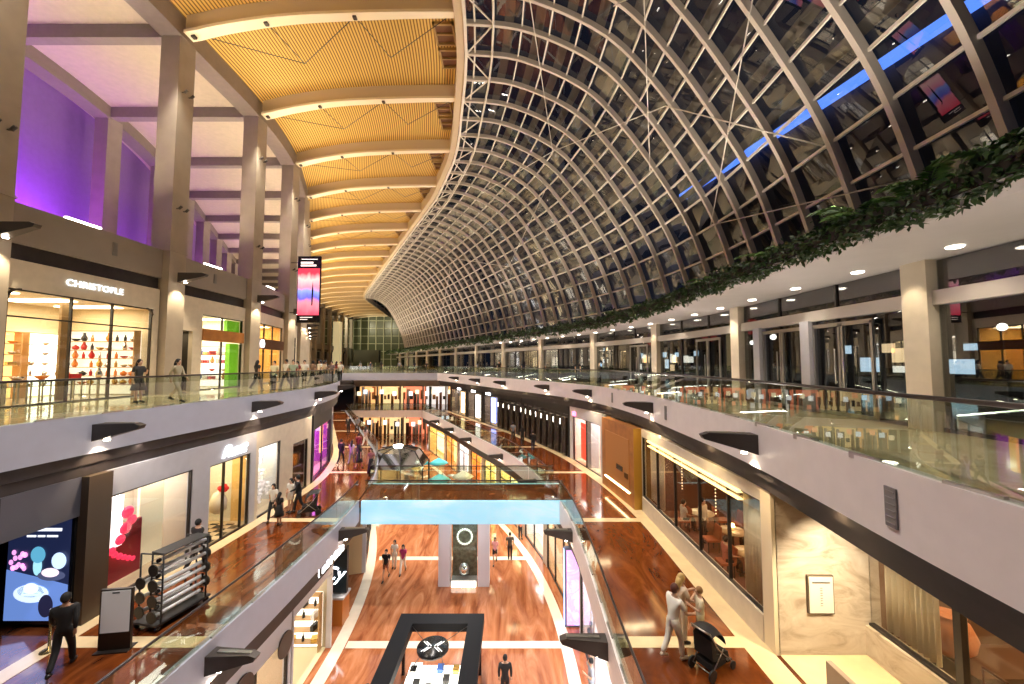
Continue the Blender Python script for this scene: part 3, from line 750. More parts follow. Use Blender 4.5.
A.part('inner_panel', [(1.2, 1.3, 2.75, 3.0, 0, 3.9)], mat('bronze inner panel', (.25, .15, .06), .4))
B = Shop('L', SW, 19.5, 20.9, 0, 5.05, 3.2, 2.2, 'narrow dark recessed entrance beside the lit column', 'cream', (1, .8, .5), 1.5, .15, .3, None, (), inner=(.06, .05, .04), no_glass=True, power=12)
Cc = Shop('L', SW, 20.9, 24.85, 0, 5.05, 4.2, 3.4, 'shopfront with lime green side wall and brown beam over the window', 'cream', (1, .92, .7), 8, .35, .2, 3.4, (.48,), inner=(.8, .74, .6), power=110)
Cc.part('brown_beam', [(-.1, .14, .35, 3.75, 2.75, 3.4)], M['wood'])
Cc.part('green_wall', [(.2, .45, 2.9, 3.7, 0, 2.7), (.2, .4, 2.6, 3.7, 3.4, 4.1)], mat('lime green', (.2, .55, .02), .5, emit=.25, ecol=(.2, .75, .02)))
shelves(Cc, .5, 2.3, 3.0, 'on the green side of the lime green shop', (.5, 1.0, 1.5, 2.0), kinds=('handbag', 'gift_box', 'vase', 'bowl'), mats=(g_red, g_orange, g_white, g_blue, g_gold), glow=1.6, gl=(1, .95, .85), every=.33, end=True, sc=1.2)
shelves(Cc, .5, 2.6, 2.8, 'inside the lime green shop', (.5, .95, 1.4, 1.85, 2.3), kinds=('handbag', 'gift_box', 'vase'), mats=(g_red, g_orange, g_white, g_blue, g_gold), glow=6, gl=(1, .95, .85), every=.35)
D_ = Shop('L', SW, 25.9, 31.2, 0, 5.05, 4.3, 3.4, 'shopfront with an orange lit upper wall beyond the green shop', 'cream', (1, .85, .5), 8, .4, .3, 2.9, (.3, .62), inner=(.8, .5, .15), power=120)
D_.part('brown_beam', [(-.12, .14, .3, 5.1, 2.5, 3.2)], mat('dark brown beam', (.10, .04, .02), .4))
D_.part('orange_wall', [(2.9, 3.0, .3, 5.1, 1.8, 2.5)], emit('orange glow', (1, .35, .05), 2.5))
shelves(D_, .5, 4.6, 2.45, 'inside the orange-lit upper shop', (.5, .95, 1.4), kinds=('handbag', 'gift_box'), mats=(g_green, g_orange, g_white, g_blue), glow=3.5, gl=(1, .9, .6), every=.5)
MB().tube([(.16, 1.0, 2.85), (.2, 1.0, 2.85)], .28, 20).build('round_logo', W_, D_.root)
for i, y in enumerate(ub[3:10]):
    c = [(1, .9, .75), (1, .8, .5), (.95, .95, 1)][i % 3]
    s = Shop('L', SW, y+(.5 if i == 0 else .15), y+6.0, 0, 5.05, 3.9, 1.6, '%s shopfront past the orange-lit one along the beige colonnade' % ('first second third fourth fifth sixth seventh'.split()[i]), 'cream', c, 8, .5, .5, 3.0, (.33, .66), inner=(.75, .7, .62), power=90)
    s.part('lit_display', [(1.3, 1.4, .6, 5.2, .4, 2.6)], emit('display glow %d' % (i % 3), c, 2.5))

# ---- middle gallery, left row (beneath the upper gallery)
zt = -1.68
mid = []
X0 = Shop('L', LW, 3.5, 9.2, ZB1, zt, -2.8, 3, 'dark unlit shopfront at the near end of the middle gallery', M['dark2'], (1, .8, .6), .6, .2, .2, inner=(.03, .03, .035), power=6)
# dark recess with the food poster screen
rc = MB(); 
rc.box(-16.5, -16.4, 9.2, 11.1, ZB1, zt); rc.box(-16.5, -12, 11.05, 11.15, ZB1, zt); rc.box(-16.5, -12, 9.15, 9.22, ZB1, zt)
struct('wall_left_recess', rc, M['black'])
fb = MB().box(-12.25, -12.02, 9.2, 11.1, -2.75, -1.68)
struct('trim_21', fb, mat('slate fascia', (.10, .10, .125), .35))
struct('column', MB().box(-12.1, -11.8, 10.95, 11.6, ZB1, zt), mat('bronze pier', (.08, .055, .035), .35))
D1 = Shop('L', LW, 11.6, 15.0, ZB1, zt, -2.45, 2.6, 'white fronted shop with red and white graphic window display', 'grey', (1, .95, .9), 8, .1, .42, None, (), inner=(.6, .52, .42), plinth=.15, power=45)
D1.part('red_panel', [(.9, 1.0, .15, 2.0, .15, 1.5), (.9, 1.0, 1.1, 2.0, 1.4, 1.9)], mat('deep red panel', (.35, .01, .03), .3))
D1.part('lit_white_panel', [(.8, .9, .15, 1.25, 1.3, 2.9)], emit('window white', (1, .94, .95), 1.5))
b = MB()
for i, (u, z, r) in enumerate(((1.35, 2.3, .2), (1.5, 2.0, .16), (1.3, 1.8, .18), (1.15, 1.5, .16), (.9, 1.25, .13), (1.0, 1.1, .1), (1.15, .98, .1), (1.3, .88, .09), (1.45, .78, .09), (1.6, .7, .08))): b.ball((-.75, u, z), r, .4, 1, 1, 10, 6)
b.build('red_blossom_relief', emit('red blossom', (.9, .03, .10), .9), D1.root)
D1.part('cream_drape', [(1.0, 1.1, 2.0, 2.9, .15, 3.1)], mat('cream drape', (.85, .75, .5), .7, emit=.3))
E1 = Shop('L', LW, 15.0, 18.0, ZB1, zt, -2.55, 3, 'grey fronted shop with script sign and yellow lit window', 'grey', (1, .86, .5), 8, .38, .35, None, (.35, .8), inner=(.75, .50, .20), power=60)
E1.text('Facet', 1.6, 3.5, .62, W_, shear=.45, bold=.008)
E1.part('red_rack', [(1.5, 1.8, .5, 1.3, 0, 1.5), (1.5, 1.8, .5, 1.3, 1.9, 2.0)], mat('amber rack', (.5, .15, .04), .4))
m = MB().lathe([(.12, 0), (.3, .15), (.33, .5), (.2, .85), (.05, .95)], 14).mesh('display_form'); m.materials.append(g_white)
E1.place('display_form', m, 2.0, .9, .7, 'white rounded display form in the script sign window', 'display form')
m = MB()
for k in range(9): m.ball((.12*math.cos(k*2.4)*(.3+k*.08), .16*math.sin(k*2.4)*(.3+k*.08), .07*math.cos(k)), .1, n=8, m=5)
me = m.mesh('red_flower_head'); me.materials.append(emit('red flowers', (.75, .02, .02), .35))
E1.place('flower_bunch', me, 2.05, .75, 1.75, 'red flower bunch on top of the white display form', 'flowers')
m = mat('checkered floor', (1, 1, 1), .3)
ck = MB()
for i in range(6):
    for j in range(7):
        if (i+j) % 2: E1.bx(ck, .25+i*.35, .6+i*.35, .38+j*.35, .73+j*.35 if j < 6 else 2.64, .013, .02)
ck.build('floor_check', M['black'], E1.root)
F1 = Shop('L', LW, 18.0, 20.9, ZB1, zt, -2.45, 2.6, 'window full of white flowers and ornaments beside the two women', M['cream'], (1, 1, 1), 9, .2, .9, None, (), inner=(.7, .7, .68), power=55)
m = MB().lathe([(.16, 0), (.14, .03), (.025, .05), (.025, .9), (.001, .92)], 10).mesh('stand'); m.materials.append(g_black)
fl = MB(); r_ = random.Random(2)
for k in range(36):
    a_ = r_.uniform(0, 6.28); q_ = r_.uniform(0, .34); fl.ball((q_*math.cos(a_), q_*math.sin(a_), r_.uniform(-.35, .35)), .075, n=7, m=4)
fw = fl.mesh('flower_arrangement'); fw.materials.append(mat('white petals', (.9, .88, .86), .5, emit=.25))
fp = fl.mesh('flower_arrangement'); fp.materials.append(mat('pink petals', (.85, .12, .2), .5, emit=.2))
for i, (u, w_, z, me) in enumerate(((.5, .7, 1.3, fp), (.9, 1.0, 2.2, fw), (1.4, .8, 1.7, fw), (1.8, 1.1, 2.5, fw), (1.1, .7, .8, fw), (1.7, .7, 1.0, fw))):
    F1.place('flower_arrangement', me, u, w_, z, '%s flower arrangement in the bright ornament window' % ('pink' if me is fp else 'white'), 'flowers', 'flower arrangements in the bright window')
G1 = Shop('L', LW, 20.9, 23.3, ZB1, zt, -2.9, 1.2, 'beige stone wall with framed dark poster at the gallery bend', 'cream', (1, .8, .6), .5, .3, .4, inner=(.12, .06, .03), power=0, pane='glass')
H1 = Shop('L', LW, 23.6, 29.0, ZB1, zt, -2.6, 2.6, 'dark portal shop glowing purple and pink', M['dark2'], (.9, .3, 1), 5, .3, .4, None, (.5,), inner=(.35, .08, .4), power=160, area=(.85, .2, 1))
H1.part('violet_lightbox', [(1.9, 2.1, .8, 3.4, .3, 2.6)], emit('violet glow', (.75, .12, .9), 4))
H1.part('amber_strip', [(.3, .4, 3.6, 4.2, 1.0, 3.0)], emit('amber strip', (1, .5, .1), 2))
for i in range(4):
    y = 29.1+6.6*i
    s = Shop('L', LW, y+.1, y+6.2, ZB1, zt, -2.6, 1.6, '%s distant middle gallery shop past the purple portal' % 'first second third fourth'.split()[i], M['grey'], (1, .85, .7), 6, .4, .4, None, (.5,), inner=(.6, .5, .45), power=120)

# ---- middle gallery, right row
T = -1.74
mc = M['marblew']
# marble pier facing the camera with the recess of the near restaurant beyond it
mb = MB().box(6.6, 9.15, 9.9, 10.3, ZB1, T); struct('wall_right_pier', mb, mc)
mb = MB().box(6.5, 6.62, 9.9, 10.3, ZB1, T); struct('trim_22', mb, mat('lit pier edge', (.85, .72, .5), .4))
# near restaurant, its glass set back
NR = MB().box(8.75, 9.1, -2, 9.9, ZB1, ZB1+.72); struct('trim_23', NR, mc)
nr = empty('window_4'); nr['kind'] = 'structure'
MB().box(8.9, 8.93, -2, 9.9, ZB1+.72, T).build('pane', M['shop_glass'], nr)
mb = MB()
for y in (7.95, 5.2, 2.4): mb.box(8.84, 8.98, y-.07, y+.07, ZB1+.72, T)
mb.box(8.84, 8.98, -2, 9.9, T-.12, T); mb.box(8.84, 8.98, -2, 9.9, ZB1+.72, ZB1+.78); mb.build('frame', M['frame'], nr)
mb = MB().box(14.9, 15, -2, 10.3, ZB1, T); mb.box(8.9, 15, 10.2, 10.3, ZB1, T); struct('wall_right_inner', mb, mat('restaurant brown wall', (.22, .12, .06), .6))
struct('ceiling', MB().box(8.9, 15, -2, 10.3, T, T+.1), mat('restaurant ceiling', (.3, .2, .12), .7))
struct('floor', MB().box(8.9, 15, -2, 10.3, ZB1, ZB1+.01), mat('restaurant tan floor', (.50, .34, .19), .4))
light('restaurant_light', 'AREA', (11.5, 6, T-.1), 260, (1, .72, .42), 3, rot=(0, 0, 0), sy=8)
def curtain(x0, y0, x1, y1, z0, z1, label, m=None, folds=9, d=.07):
    mb = MB(); n = folds*8; a = Vector((x0, y0, 0)); b = Vector((x1, y1, 0)); t = (b-a).normalized(); nn = Vector((-t.y, t.x, 0))
    vs = []
    for i in range(n+1):
        p = a+(b-a)*i/n; q = d*math.sin(2*math.pi*folds*i/n)+.02*math.sin(i*.7)
        for o in (q-.006, q+.006): vs += [tuple(p+nn*o+Vector((0, 0, z0))), tuple(p+nn*o+Vector((0, 0, z1)))]
    fs = []
    for i in range(n):
        k = 4*i; fs += [(k, k+1, k+5, k+4), (k+6, k+7, k+3, k+2), (k+1, k+3, k+7, k+5), (k+2, k, k+4, k+6)]
    mb.add(vs, fs, True); o = mb.build('curtain', m or mat('cream curtain', (.78, .68, .48), .8)); return tag(o, label, 'curtain')
curtain(9.15, 9.75, 9.15, 8.55, ZB1+.73, T-.12, 'pale curtain drawn inside the near restaurant window beside the marble pier')
# low stone screen by the pier
tag(MB().box(6.95, 7.07, 2.5, 8.9, ZB1+.013, ZB1+.62).build('low_screen', mat('taupe stone screen', (.32, .24, .18), .3)), 'low taupe stone screen on the floor below the framed menu', 'screen')
# framed menu board on the pier
fr = empty('menu_board', (7.64, 9.9, -4.22), 0, 'framed white menu sheet hung on the spotlit marble pier', 'framed notice')
MB().box(-.32, .32, -.06, 0, -.46, .46).build('frame', mat('bronze thin frame', (.12, .09, .06), .4), fr)
sheet_ = MB().box(-.295, .295, -.07, -.055, -.435, .435).build('sheet', mat('menu sheet', (.85, .8, .66), .5), fr)
mb = MB().box(-.22, .22, -.078, -.07, .28, .31)
for k in range(8): mb.box(-.03, .03, -.076, -.07, .16-.06*k, .17-.06*k)
mb.build('text_lines', M['frame'], sheet_)
light('pier_spot', 'SPOT', (7.7, 8.3, -1.9), 420, (1, .84, .62), .04, target=(7.75, 9.9, -4.1), spot=80, blend=.8)
light('pier_spot', 'SPOT', (7.6, 8.0, -1.9), 500, (1, .80, .50), .04, target=(7.3, 9.0, -5.7), spot=95, blend=.8)
RS = Shop('R', RW, 10.3, 19.2, ZB1, T, -2.1, 6.5, 'long restaurant window showing diners, with cream curtains at both ends', 'cream', (1, .6, .3), 1.2, .02, .02, None, (.18, .38, .6, .8), inner=(.10, .04, .02), plinth=.7, power=90, area=(1, .55, .25), floor_m=mat('brown carpet', (.16, .06, .03), .7))
RS.part('lit_cornice', [(-.06, .1, .9, 8.0, 3.5, 3.58), (-.04, .1, .9, 8.0, 3.3, 3.34)], emit('cornice gold', (1, .72, .3), 1.6))
curtain(6.78, 10.4, 6.78, 11.5, ZB1+.7, -2.1, 'sheer cream curtain at the near end of the restaurant window', folds=7)
curtain(6.72, 17.3, 6.75, 18.95, ZB1+.7, -2.1, 'sheer cream curtain at the far end of the restaurant window', folds=8)
light('curtain_fill', 'SPOT', (7.5, 10.95, -2.25), 170, (1, .85, .5), .1, target=(6.8, 10.95, -4.5), spot=100)  # added spots just inside the glass brighten the two end curtains
light('curtain_fill', 'SPOT', (7.6, 18.1, -2.25), 170, (1, .85, .5), .1, target=(6.8, 18.1, -4.5), spot=110)
# timber portal
pt = empty('timber_portal', (RW(19.3)-.35, 19.3, ZB1), head(RW, 22), 'tall lacquered timber portal with glowing base line', 'portal')
MB().box(0, .5, 0, 4.2, 0, 3.95).build('portal_body', M['wood'], pt)
MB().box(-.03, 0, .5, 3.6, .75, 3.3).build('raised_panel', mat('timber panel light', (.50, .22, .06), .3), pt)
MB().box(-.07, -.03, 1.25, 2.0, 1.5, 1.75).build('name_plate', M['black'], pt); MB().box(-.07, -.03, .6, 1.0, 1.3, 1.55).build('pull_handle', mat('aged bronze', (.15, .07, .02), .3, .5), pt)
MB().box(-.05, 0, .5, 3.7, .62, .68).build('light_line', emit('base line gold', (1, .8, .4), 14), pt)
MB().box(-.01, .5, -.04, 0, 0, 3.95).build('side_cheek', mat('ochre cheek', (.5, .27, .04), .3), pt)
struct('column', MB().box(6.2, 6.9, 23.6, 24.3, ZB1, T), M['grey'])
RD = Shop('R', RW, 24.3, 29.7, ZB1, T, -2.45, 3, 'white fronted shop with red display and pink ceiling lamp', 'white', (1, .9, .85), 8, .4, .6, None, (.5,), inner=(.7, .6, .52), no_glass=False, power=230)
RD.part('red_banner', [(.5, .6, 3.3, 4.6, .2, 2.8)], emit('red banner', (.9, .06, .03), 1.4)); RD.part('grey_pillar', [(.3, .9, 2.4, 3.2, 0, 3.1)], M['grey'])
RD.part('pink_rose_lamp', [(-.1, .2, 4.3, 4.8, 3.3, 3.6)], emit('pink lamp', (1, .2, .45), 2.5))
shelves(RD, .5, 2.2, 2.3, 'inside the red display shop', (.5, 1.0, 1.5), kinds=('handbag', 'bust'), mats=(g_black, g_orange, g_gold), glow=2, gl=(1, .5, .4))
# dark panelled front
def panelled(ya, yb, label, n):
    s = Shop('R', RW, ya, yb, ZB1, T, -2.4, 2, label, M['dark2'], (1, .8, .6), 1.5, .1, .1, None, tuple(k/n for k in range(1, n)), inner=(.05, .035, .03), power=20)
    for k in range(n):
        u = s.L*(k+.5)/n
        s.part('bronze_column', [(-.15, .05, u-s.L/n*.3, u+s.L/n*.3, .1, 3.0)], mat('black bronze column', (.03, .022, .018), .25)); s.part('jewel_lamp', [(-.17, -.15, u+s.L/n*.42, u+s.L/n*.46, 2.4, 2.8)], M['lampc'])
    return s
panelled(29.9, 38.3, 'front of tall black bronze panels with small lamps', 8); panelled(38.4, 43.2, 'second black panelled front with a white crest sign', 4)
for i, (a_, b_, c, l) in enumerate(((43.3, 47.3, (.25, .35, .9), 'shopfront with a tall blue lightbox beside black panels'), (47.4, 52, (1, .92, .85), 'small bright shopfront at the far end of the right gallery'), (52.1, 58, (1, .7, .35), 'amber shopfront in the far right corner'))):
    s = Shop('R', RW, a_, b_, ZB1, T, -2.3, 2.5, l, M['dark2'], (1, .85, .7), 5, .3, .3, None, (.5,), inner=(.2, .17, .15), power=90)
    s.part('lightbox', [(-.05, .05, .8, 1.9, .4, 3.2)], emit('lightbox %d' % i, c, 3.5)); s.part('sign_plate', [(-.06, 0, 2.2, 3.4, 3.45, 3.75)], W_)
# far back shops across both galleries
for lv, (z0, z1) in enumerate(((ZB1, -1.1), (ZB2, -6.9))):
    for i in range(7):
        xa = -27+3.9*i
        if lv == 1 and i > 5: continue
        c = [(1, .55, .2), (1, .75, .35), (1, .3, .15), (.9, .85, .8), (1, .6, .25)][i % 5]
        rt = empty('shopfront', (xa, 66+lv*2, z0), 0, 'warm lit far %s shop, %s bay from the left end' % (('middle level', 'lower level')[lv], 'first second third fourth fifth sixth seventh'.split()[i]), 'shopfront')
        MB().box(0, 3.9, 0, .2, 3.2, z1-z0).build('facade', M['cream'], rt); MB().box(0, .25, 0, .2, 0, 3.2).build('pier', M['cream'], rt)
        MB().box(.2, 3.9, 2.2, 2.3, 0, 3.2).build('rear_wall', emit('far glow %d' % (i % 5), c, .9), rt)
        rr = random.Random(i*7+lv)
        for k in range(6):
            x0 = .3+k*.6; q = MB().box(x0, x0+rr.uniform(.3, .55), 1.2, 1.5, rr.choice((0, 0, .9)), rr.uniform(1.4, 3.1)); cc = rr.choice(((.10, .05, .03), (.35, .12, .05), (.5, .42, .35), (.05, .06, .05), (.6, .3, .1)))
            q.build('display_block', cmat_(cc), rt)
        for k in range(3): q = MB().box(.4+k*1.1, 1.0+k*1.1, .5, .6, 1.6+.3*((k+i) % 3), 2.3+.3*((k+i) % 3)); q.build('hanging_panel', emit('far panel %d' % ((i+k) % 4), ((1, .8, .5), (.7, .85, 1), (1, .45, .2), (1, 1, 1))[(i+k) % 4], 1.6), rt)
# ---- lower hall, left shops
zl = ZB1-1.7
bl = lambda y: VL(y)-.35
def wl(y): return bl(y)
Q1 = Shop('L', wl, 6, 14.6, ZB2, zl, -8.3, 3.2, 'white lower hall shop whose fascia is cut with round holes', mat('pale blue white fascia', (.62, .66, .74), .4), (1, .93, .8), 3, .15, .12, None, (.3, .62, .8), inner=(.7, .58, .42), power=70, floor_m=mat('shop floor pale', (.72, .64, .48), .25))
for (u, z, r) in ((8.2, 2.75, .42), (6.1, 2.8, .5), (3.9, 2.8, .5), (1.8, 2.8, .5)): MB().tube([(.02, u, z), (.05, u, z)], r, 20).build('round_cutout', M['bracket'], Q1.root)
Q1.part('name_strip', [(-.04, -.02, 4.5, 5.6, 3.15, 3.35)], W_)
Q2 = Shop('L', wl, 14.7, 18.0, ZB2, zl, -7.9, 3.2, 'open fronted white lower shop beside the orange counter', 'white', (1, .95, .85), 3, .1, .1, None, (), inner=(.6, .52, .36), no_glass=True, power=32, floor_m=mat('shop floor cream2', (.80, .72, .45), .3))
shelves(Q1, .6, 4.2, 2.6, 'inside the round-hole fascia shop, near half', (.4, .9, 1.4), kinds=('bust', 'handbag'), mats=(g_white, g_orange, g_black), glow=2.5)
shelves(Q1, 4.6, 8.0, 2.6, 'inside the round-hole fascia shop, far half', (.4, .9, 1.4), kinds=('gift_box', 'handbag'), mats=(g_white, g_orange, g_red), glow=2.5)
shelves(Q2, .4, 2.9, 2.9, 'on the end wall of the open white lower shop', (.4, .9, 1.4, 1.9), kinds=('gift_box', 'glass_bottle', 'handbag'), mats=(g_white, g_black, g_gold), glow=1.3, gl=(1, .97, .85), end=True, sc=1.2)
shelves(Q2, .3, 2.6, 2.7, 'inside the open white lower shop', (.4, .9, 1.4, 1.9), kinds=('gift_box', 'glass_bottle'), mats=(g_white, g_black, g_blue), glow=3, gl=(1, 1, .9))
# black hoarding with script sign, brown counter
hb = empty('sign_board', (-9.3, 19.6, ZB2), 0, 'black board with white script lettering above a brown counter', 'sign board')
MB().box(-.6, 1.15, 0, .2, 1.4, 3.6).build('board', mat('blue black board', (.012, .02, .028), .3), hb)
o = lettering('lettering', 'Cy', .9, W_, .01, .4); o.parent = hb; o.location = (.45, -.03, 2.3); o.rotation_euler = (R(90), 0, 0)
MB().box(-.6, 1.1, -.3, .5, 0, 1.25).build('counter', mat('orange brown counter', (.5, .16, .03), .35), hb); MB().box(-.65, 1.15, -.34, .54, 1.25, 1.34).build('counter_top', M['white'], hb)
# white slanting light lettering along the fascia above
hs = empty('fascia_sign', (VL(16)-.3, 14.8, ZB1-1.55), head(VL, 16), 'broken glowing white strip running along the lower left fascia', 'sign')
o = MB(); rr = random.Random(9)
for k in range(9): o.box(.07, .1, .6+k*.38, .6+k*.38+rr.uniform(.12, .3), -.02, rr.uniform(.2, .42))
o = o.build('light_strokes', W_, hs); o['kind'] = 'stuff'
MB().box(0, .06, .4, 4.2, -.12, .5).build('backing', M['bracket'], hs)
for i in range(5):
    y = 24+6.9*i
    s = Shop('L', wl, y+.1, y+6.5, ZB2, zl, -7.8, 1.6, '%s lower left shop beyond the pale blue bridge' % 'first second third fourth fifth'.split()[i], M['white'], (1, .85, .6), 7, .4, .4, None, (.33, .66), inner=(.75, .55, .3), power=150)
# ---- lower hall, right shops
wr = lambda y: VR(y)+.5
Z1 = Shop('R', wr, 5, 15.6, ZB2, zl, -8.0, 3.6, 'brilliant white open lower shop with a mannequin', 'white', (1, 1, 1), 9, .1, .1, None, (), inner=(.85, .85, .88), no_glass=True, power=260, floor_m=mat('white floor', (.9, .88, .86), .2))
Z2 = Shop('R', wr, 15.7, 18.6, ZB2, zl, -7.9, 2.5, 'white lower shop bay between the mannequin and the pink screen', 'white', (1, .96, .95), 6, .1, .1, None, (), inner=(.8, .75, .78), power=110)
Z3 = Shop('R', wr, 19.6, 25.0, ZB2, zl, -7.9, 2.5, 'cream lower shopfront behind the pink lightbox', 'cream', (1, .85, .65), 6, .3, .3, None, (.33, .66), inner=(.75, .6, .45), power=130)
cols = [((1, .62, .25), 'amber window shopfront'), ((1, .95, .95), 'white window shopfront'), ((1, .5, .15), 'orange poster shopfront'), ((1, .85, .45), 'yellow lit shopfront'), ((1, 1, 1), 'bright white shopfront'), ((1, .8, .4), 'pale gold shopfront')]
seq = [(25.1, 29.3, 4), (29.4, 34.2, 3), (34.3, 37.4, 3), (37.5, 41, 2), (41.1, 45, 1), (45.1, 50, 0), (50.1, 57, 5)]
for i, (a_, b_, ci) in enumerate(seq):
    c, l = cols[ci]
    s = Shop('R', wr, a_, b_, ZB2, zl, -7.6, 2.6, l+' of the far lower hall, %s from the bridge' % 'first second third fourth fifth sixth seventh'.split()[i], 'cream', c, 8, .3, .3, 2.9, (.5,), inner=tuple(x*.8 for x in c), power=170, area=c)
    s.part('lit_display', [(1.0, 1.1, .6, s.L-.6, .3, 2.7)], emit('lower display %d' % ci, c, 2.2))
# pink and blue lightbox totem
tt = empty('lightbox', (2.55, 19.25, ZB2), 0, 'tall lightbox with pink and violet picture beside the lower shops', 'lightbox')
MB().box(0, 1.35, 0, .25, 0, 3.7).build('case', mat('grey case', (.2, .22, .3), .4), tt)
pm = marble('pink picture', [(.3, (.95, .75, .95)), (.48, (.85, .35, .75)), (.6, (.45, .45, .95)), (.75, (.95, .8, .9))], dist=2, wscale=.9, rough=.3)
nb = pm.node_tree; b_ = nb.nodes['Principled BSDF']; rr = [n for n in nb.nodes if n.type == 'VALTORGB'][0]; nb.links.new(rr.outputs[0], b_.inputs['Emission Color']); b_.inputs['Emission Strength'].default_value = 1.3
MB().box(.1, 1.25, -.02, 0, .1, 3.6).build('picture', pm, tt); MB().box(-.02, 0, 0, .25, .1, 3.6).build('side_light', emit('blue side', (.3, .45, 1), 3), tt)
# two pillars and the display case between them under the bridge
for x in (-4.2, -1.95):
    struct('column', MB().box(x, x+.65, 22.6, 23.3, ZB2, ZB1-1.1), mat('lavender white pillar', (.66, .64, .72), .4))
dc = empty('display_case', (-2.75, 22.9, ZB2), 0, 'bright glass display case with round portrait wreath between the two pillars', 'display case')
MB().box(-.72, .72, -.3, .3, 0, .35).build('base', M['white'], dc); MB().box(-.72, .72, .22, .3, .35, 3.9).build('back_panel', mat('wreath back', (.1, .13, .1), .5, noise=.6, nscale=6), dc)
w1 = MB()
for k in range(20): a_ = k*math.pi/10; w1.ball((.42*math.cos(a_), .1, 2.6+.42*math.sin(a_)), .07, n=7, m=4)
w1.build('wreath', emit('wreath white', (.85, .9, .85), .8), dc); MB().lathe([(.001, .2), (.3, .3), (.32, .6), (.2, .85), (.001, .9)], 14, (0, 0, .35)).build('dome', M['mirror'], dc)
MB().box(-.7, .7, -.3, -.28, .35, 3.9).build('glass', M['glass'], dc); MB().box(-.7, .7, -.35, -.31, .0, .3).build('light_strip', emit('strip cream', (1, .95, .8), 4), dc)
# lights in the lower hall and under the bridge
for (x, y, p) in ((-3, 12, 500), (-3, 18, 400), (-3.2, 28, 500), (-5, 34, 500), (-8, 42, 500), (-12, 50, 500)):
    light('hall_downlight', 'SPOT', (x, y, ZB1+.2 if y < 20 else ZB1), p, (1, .9, .8), .3, target=(x, y, ZB2), spot=130, blend=.9) if y in (12, 18) and False else None
light('bridge_underlight', 'AREA', (-2.6, 22, ZB1-1.2), 120, (1, .9, .8), 1.5, rot=(0, 0, 0), sy=9)
# added area lights below the upper fascias brighten shopfronts and middle gallery floor
for k in range(8):
    y = 7+5.5*k
    light('shopfront_fill', 'AREA', (L1(y)-.06, y, -1.1), 40, (1, .85, .7), .15, target=(L1(y)+1.0, y, -5.7), sy=3)
    light('shopfront_fill', 'AREA', (R1(y)+.1, y, -1.1), 60, (1, .76, .42), .15, target=(R1(y)-.2, y, -5.7), sy=3)
# ---------------------------------------------------------------- people
def eval_mesh(o, name):
    dg = bpy.context.evaluated_depsgraph_get(); me = bpy.data.meshes.new_from_object(o.evaluated_get(dg)); me.name = name
    old = o.data; bpy.data.objects.remove(o); 
    if old.users == 0 and isinstance(old, bpy.types.Mesh): bpy.data.meshes.remove(old)
    return me
def skin(V, E, rad, root=0, sub=1, extra=None, voxel=None):
    me = bpy.data.meshes.new('sk'); me.from_pydata(V, E, []); o = bpy.data.objects.new('sk', me); COL.objects.link(o)
    o.modifiers.new('s', 'SKIN').use_smooth_shade = True
    for i, v in enumerate(me.skin_vertices[0].data):
        r = rad[i]; v.radius = (r, r) if not isinstance(r, tuple) else r; v.use_root = (i == root)
    if sub: m = o.modifiers.new('u', 'SUBSURF'); m.levels = m.render_levels = sub
    me2 = eval_mesh(o, 'sk')
    if extra is None: return me2
    o2 = bpy.data.objects.new('sk2', me2); COL.objects.link(o2)
    import bmesh
    bm = bmesh.new(); bm.from_mesh(me2); t = extra.mesh('x'); bm.from_mesh(t); bm.to_mesh(me2); bm.free(); bpy.data.meshes.remove(t)
    m = o2.modifiers.new('r', 'REMESH'); m.mode = 'VOXEL'; m.voxel_size = voxel; m.use_smooth_shade = True
    m = o2.modifiers.new('c', 'SMOOTH'); m.factor = .4; m.iterations = 2
    return eval_mesh(o2, 'body')
def V3(*a): return Vector(a)
POSES = {  # per side (left, right): hip-relative knee, ankle ; shoulder-relative elbow, wrist
 'stand': dict(k=((.0, -.02), (.0, -.02)), a=((.0, .0), (.02, -.04)), e=((.035, .0, -.28), (.035, .0, -.28)), w=((.03, -.05, -.52), (.03, -.05, -.52))),
 'walk': dict(k=((.0, -.20), (.0, .06)), a=((.0, -.26), (.0, .34)), e=((.03, .12, -.26), (.03, -.08, -.27)), w=((.02, .10, -.50), (.02, -.24, -.47))),
 'push': dict(k=((.0, -.16), (.0, .08)), a=((.0, -.18), (.0, .26)), e=((.05, -.10, -.26), (.05, -.10, -.26)), w=((.0, -.36, -.34), (.0, -.36, -.34))),
 'phone': dict(k=((.0, -.02), (.0, -.02)), a=((.0, .0), (.0, -.02)), e=((.05, .02, -.28), (.05, -.04, -.28)), w=((.06, -.05, -.52), (-.06, -.24, -.16))),
 'hold': dict(k=((.0, -.02), (.0, -.02)), a=((.0, .0), (.0, -.02)), e=((.06, -.08, -.26), (.06, -.08, -.26)), w=((-.06, -.28, -.20), (-.08, -.30, -.16))),
 'sit': dict(k=((.0, -.44), (.0, -.44)), a=((.0, -.42), (.0, -.46)), e=((.05, -.08, -.26), (.05, -.08, -.26)), w=((.0, -.32, -.30), (.0, -.32, -.30))),
}
FIG = {}
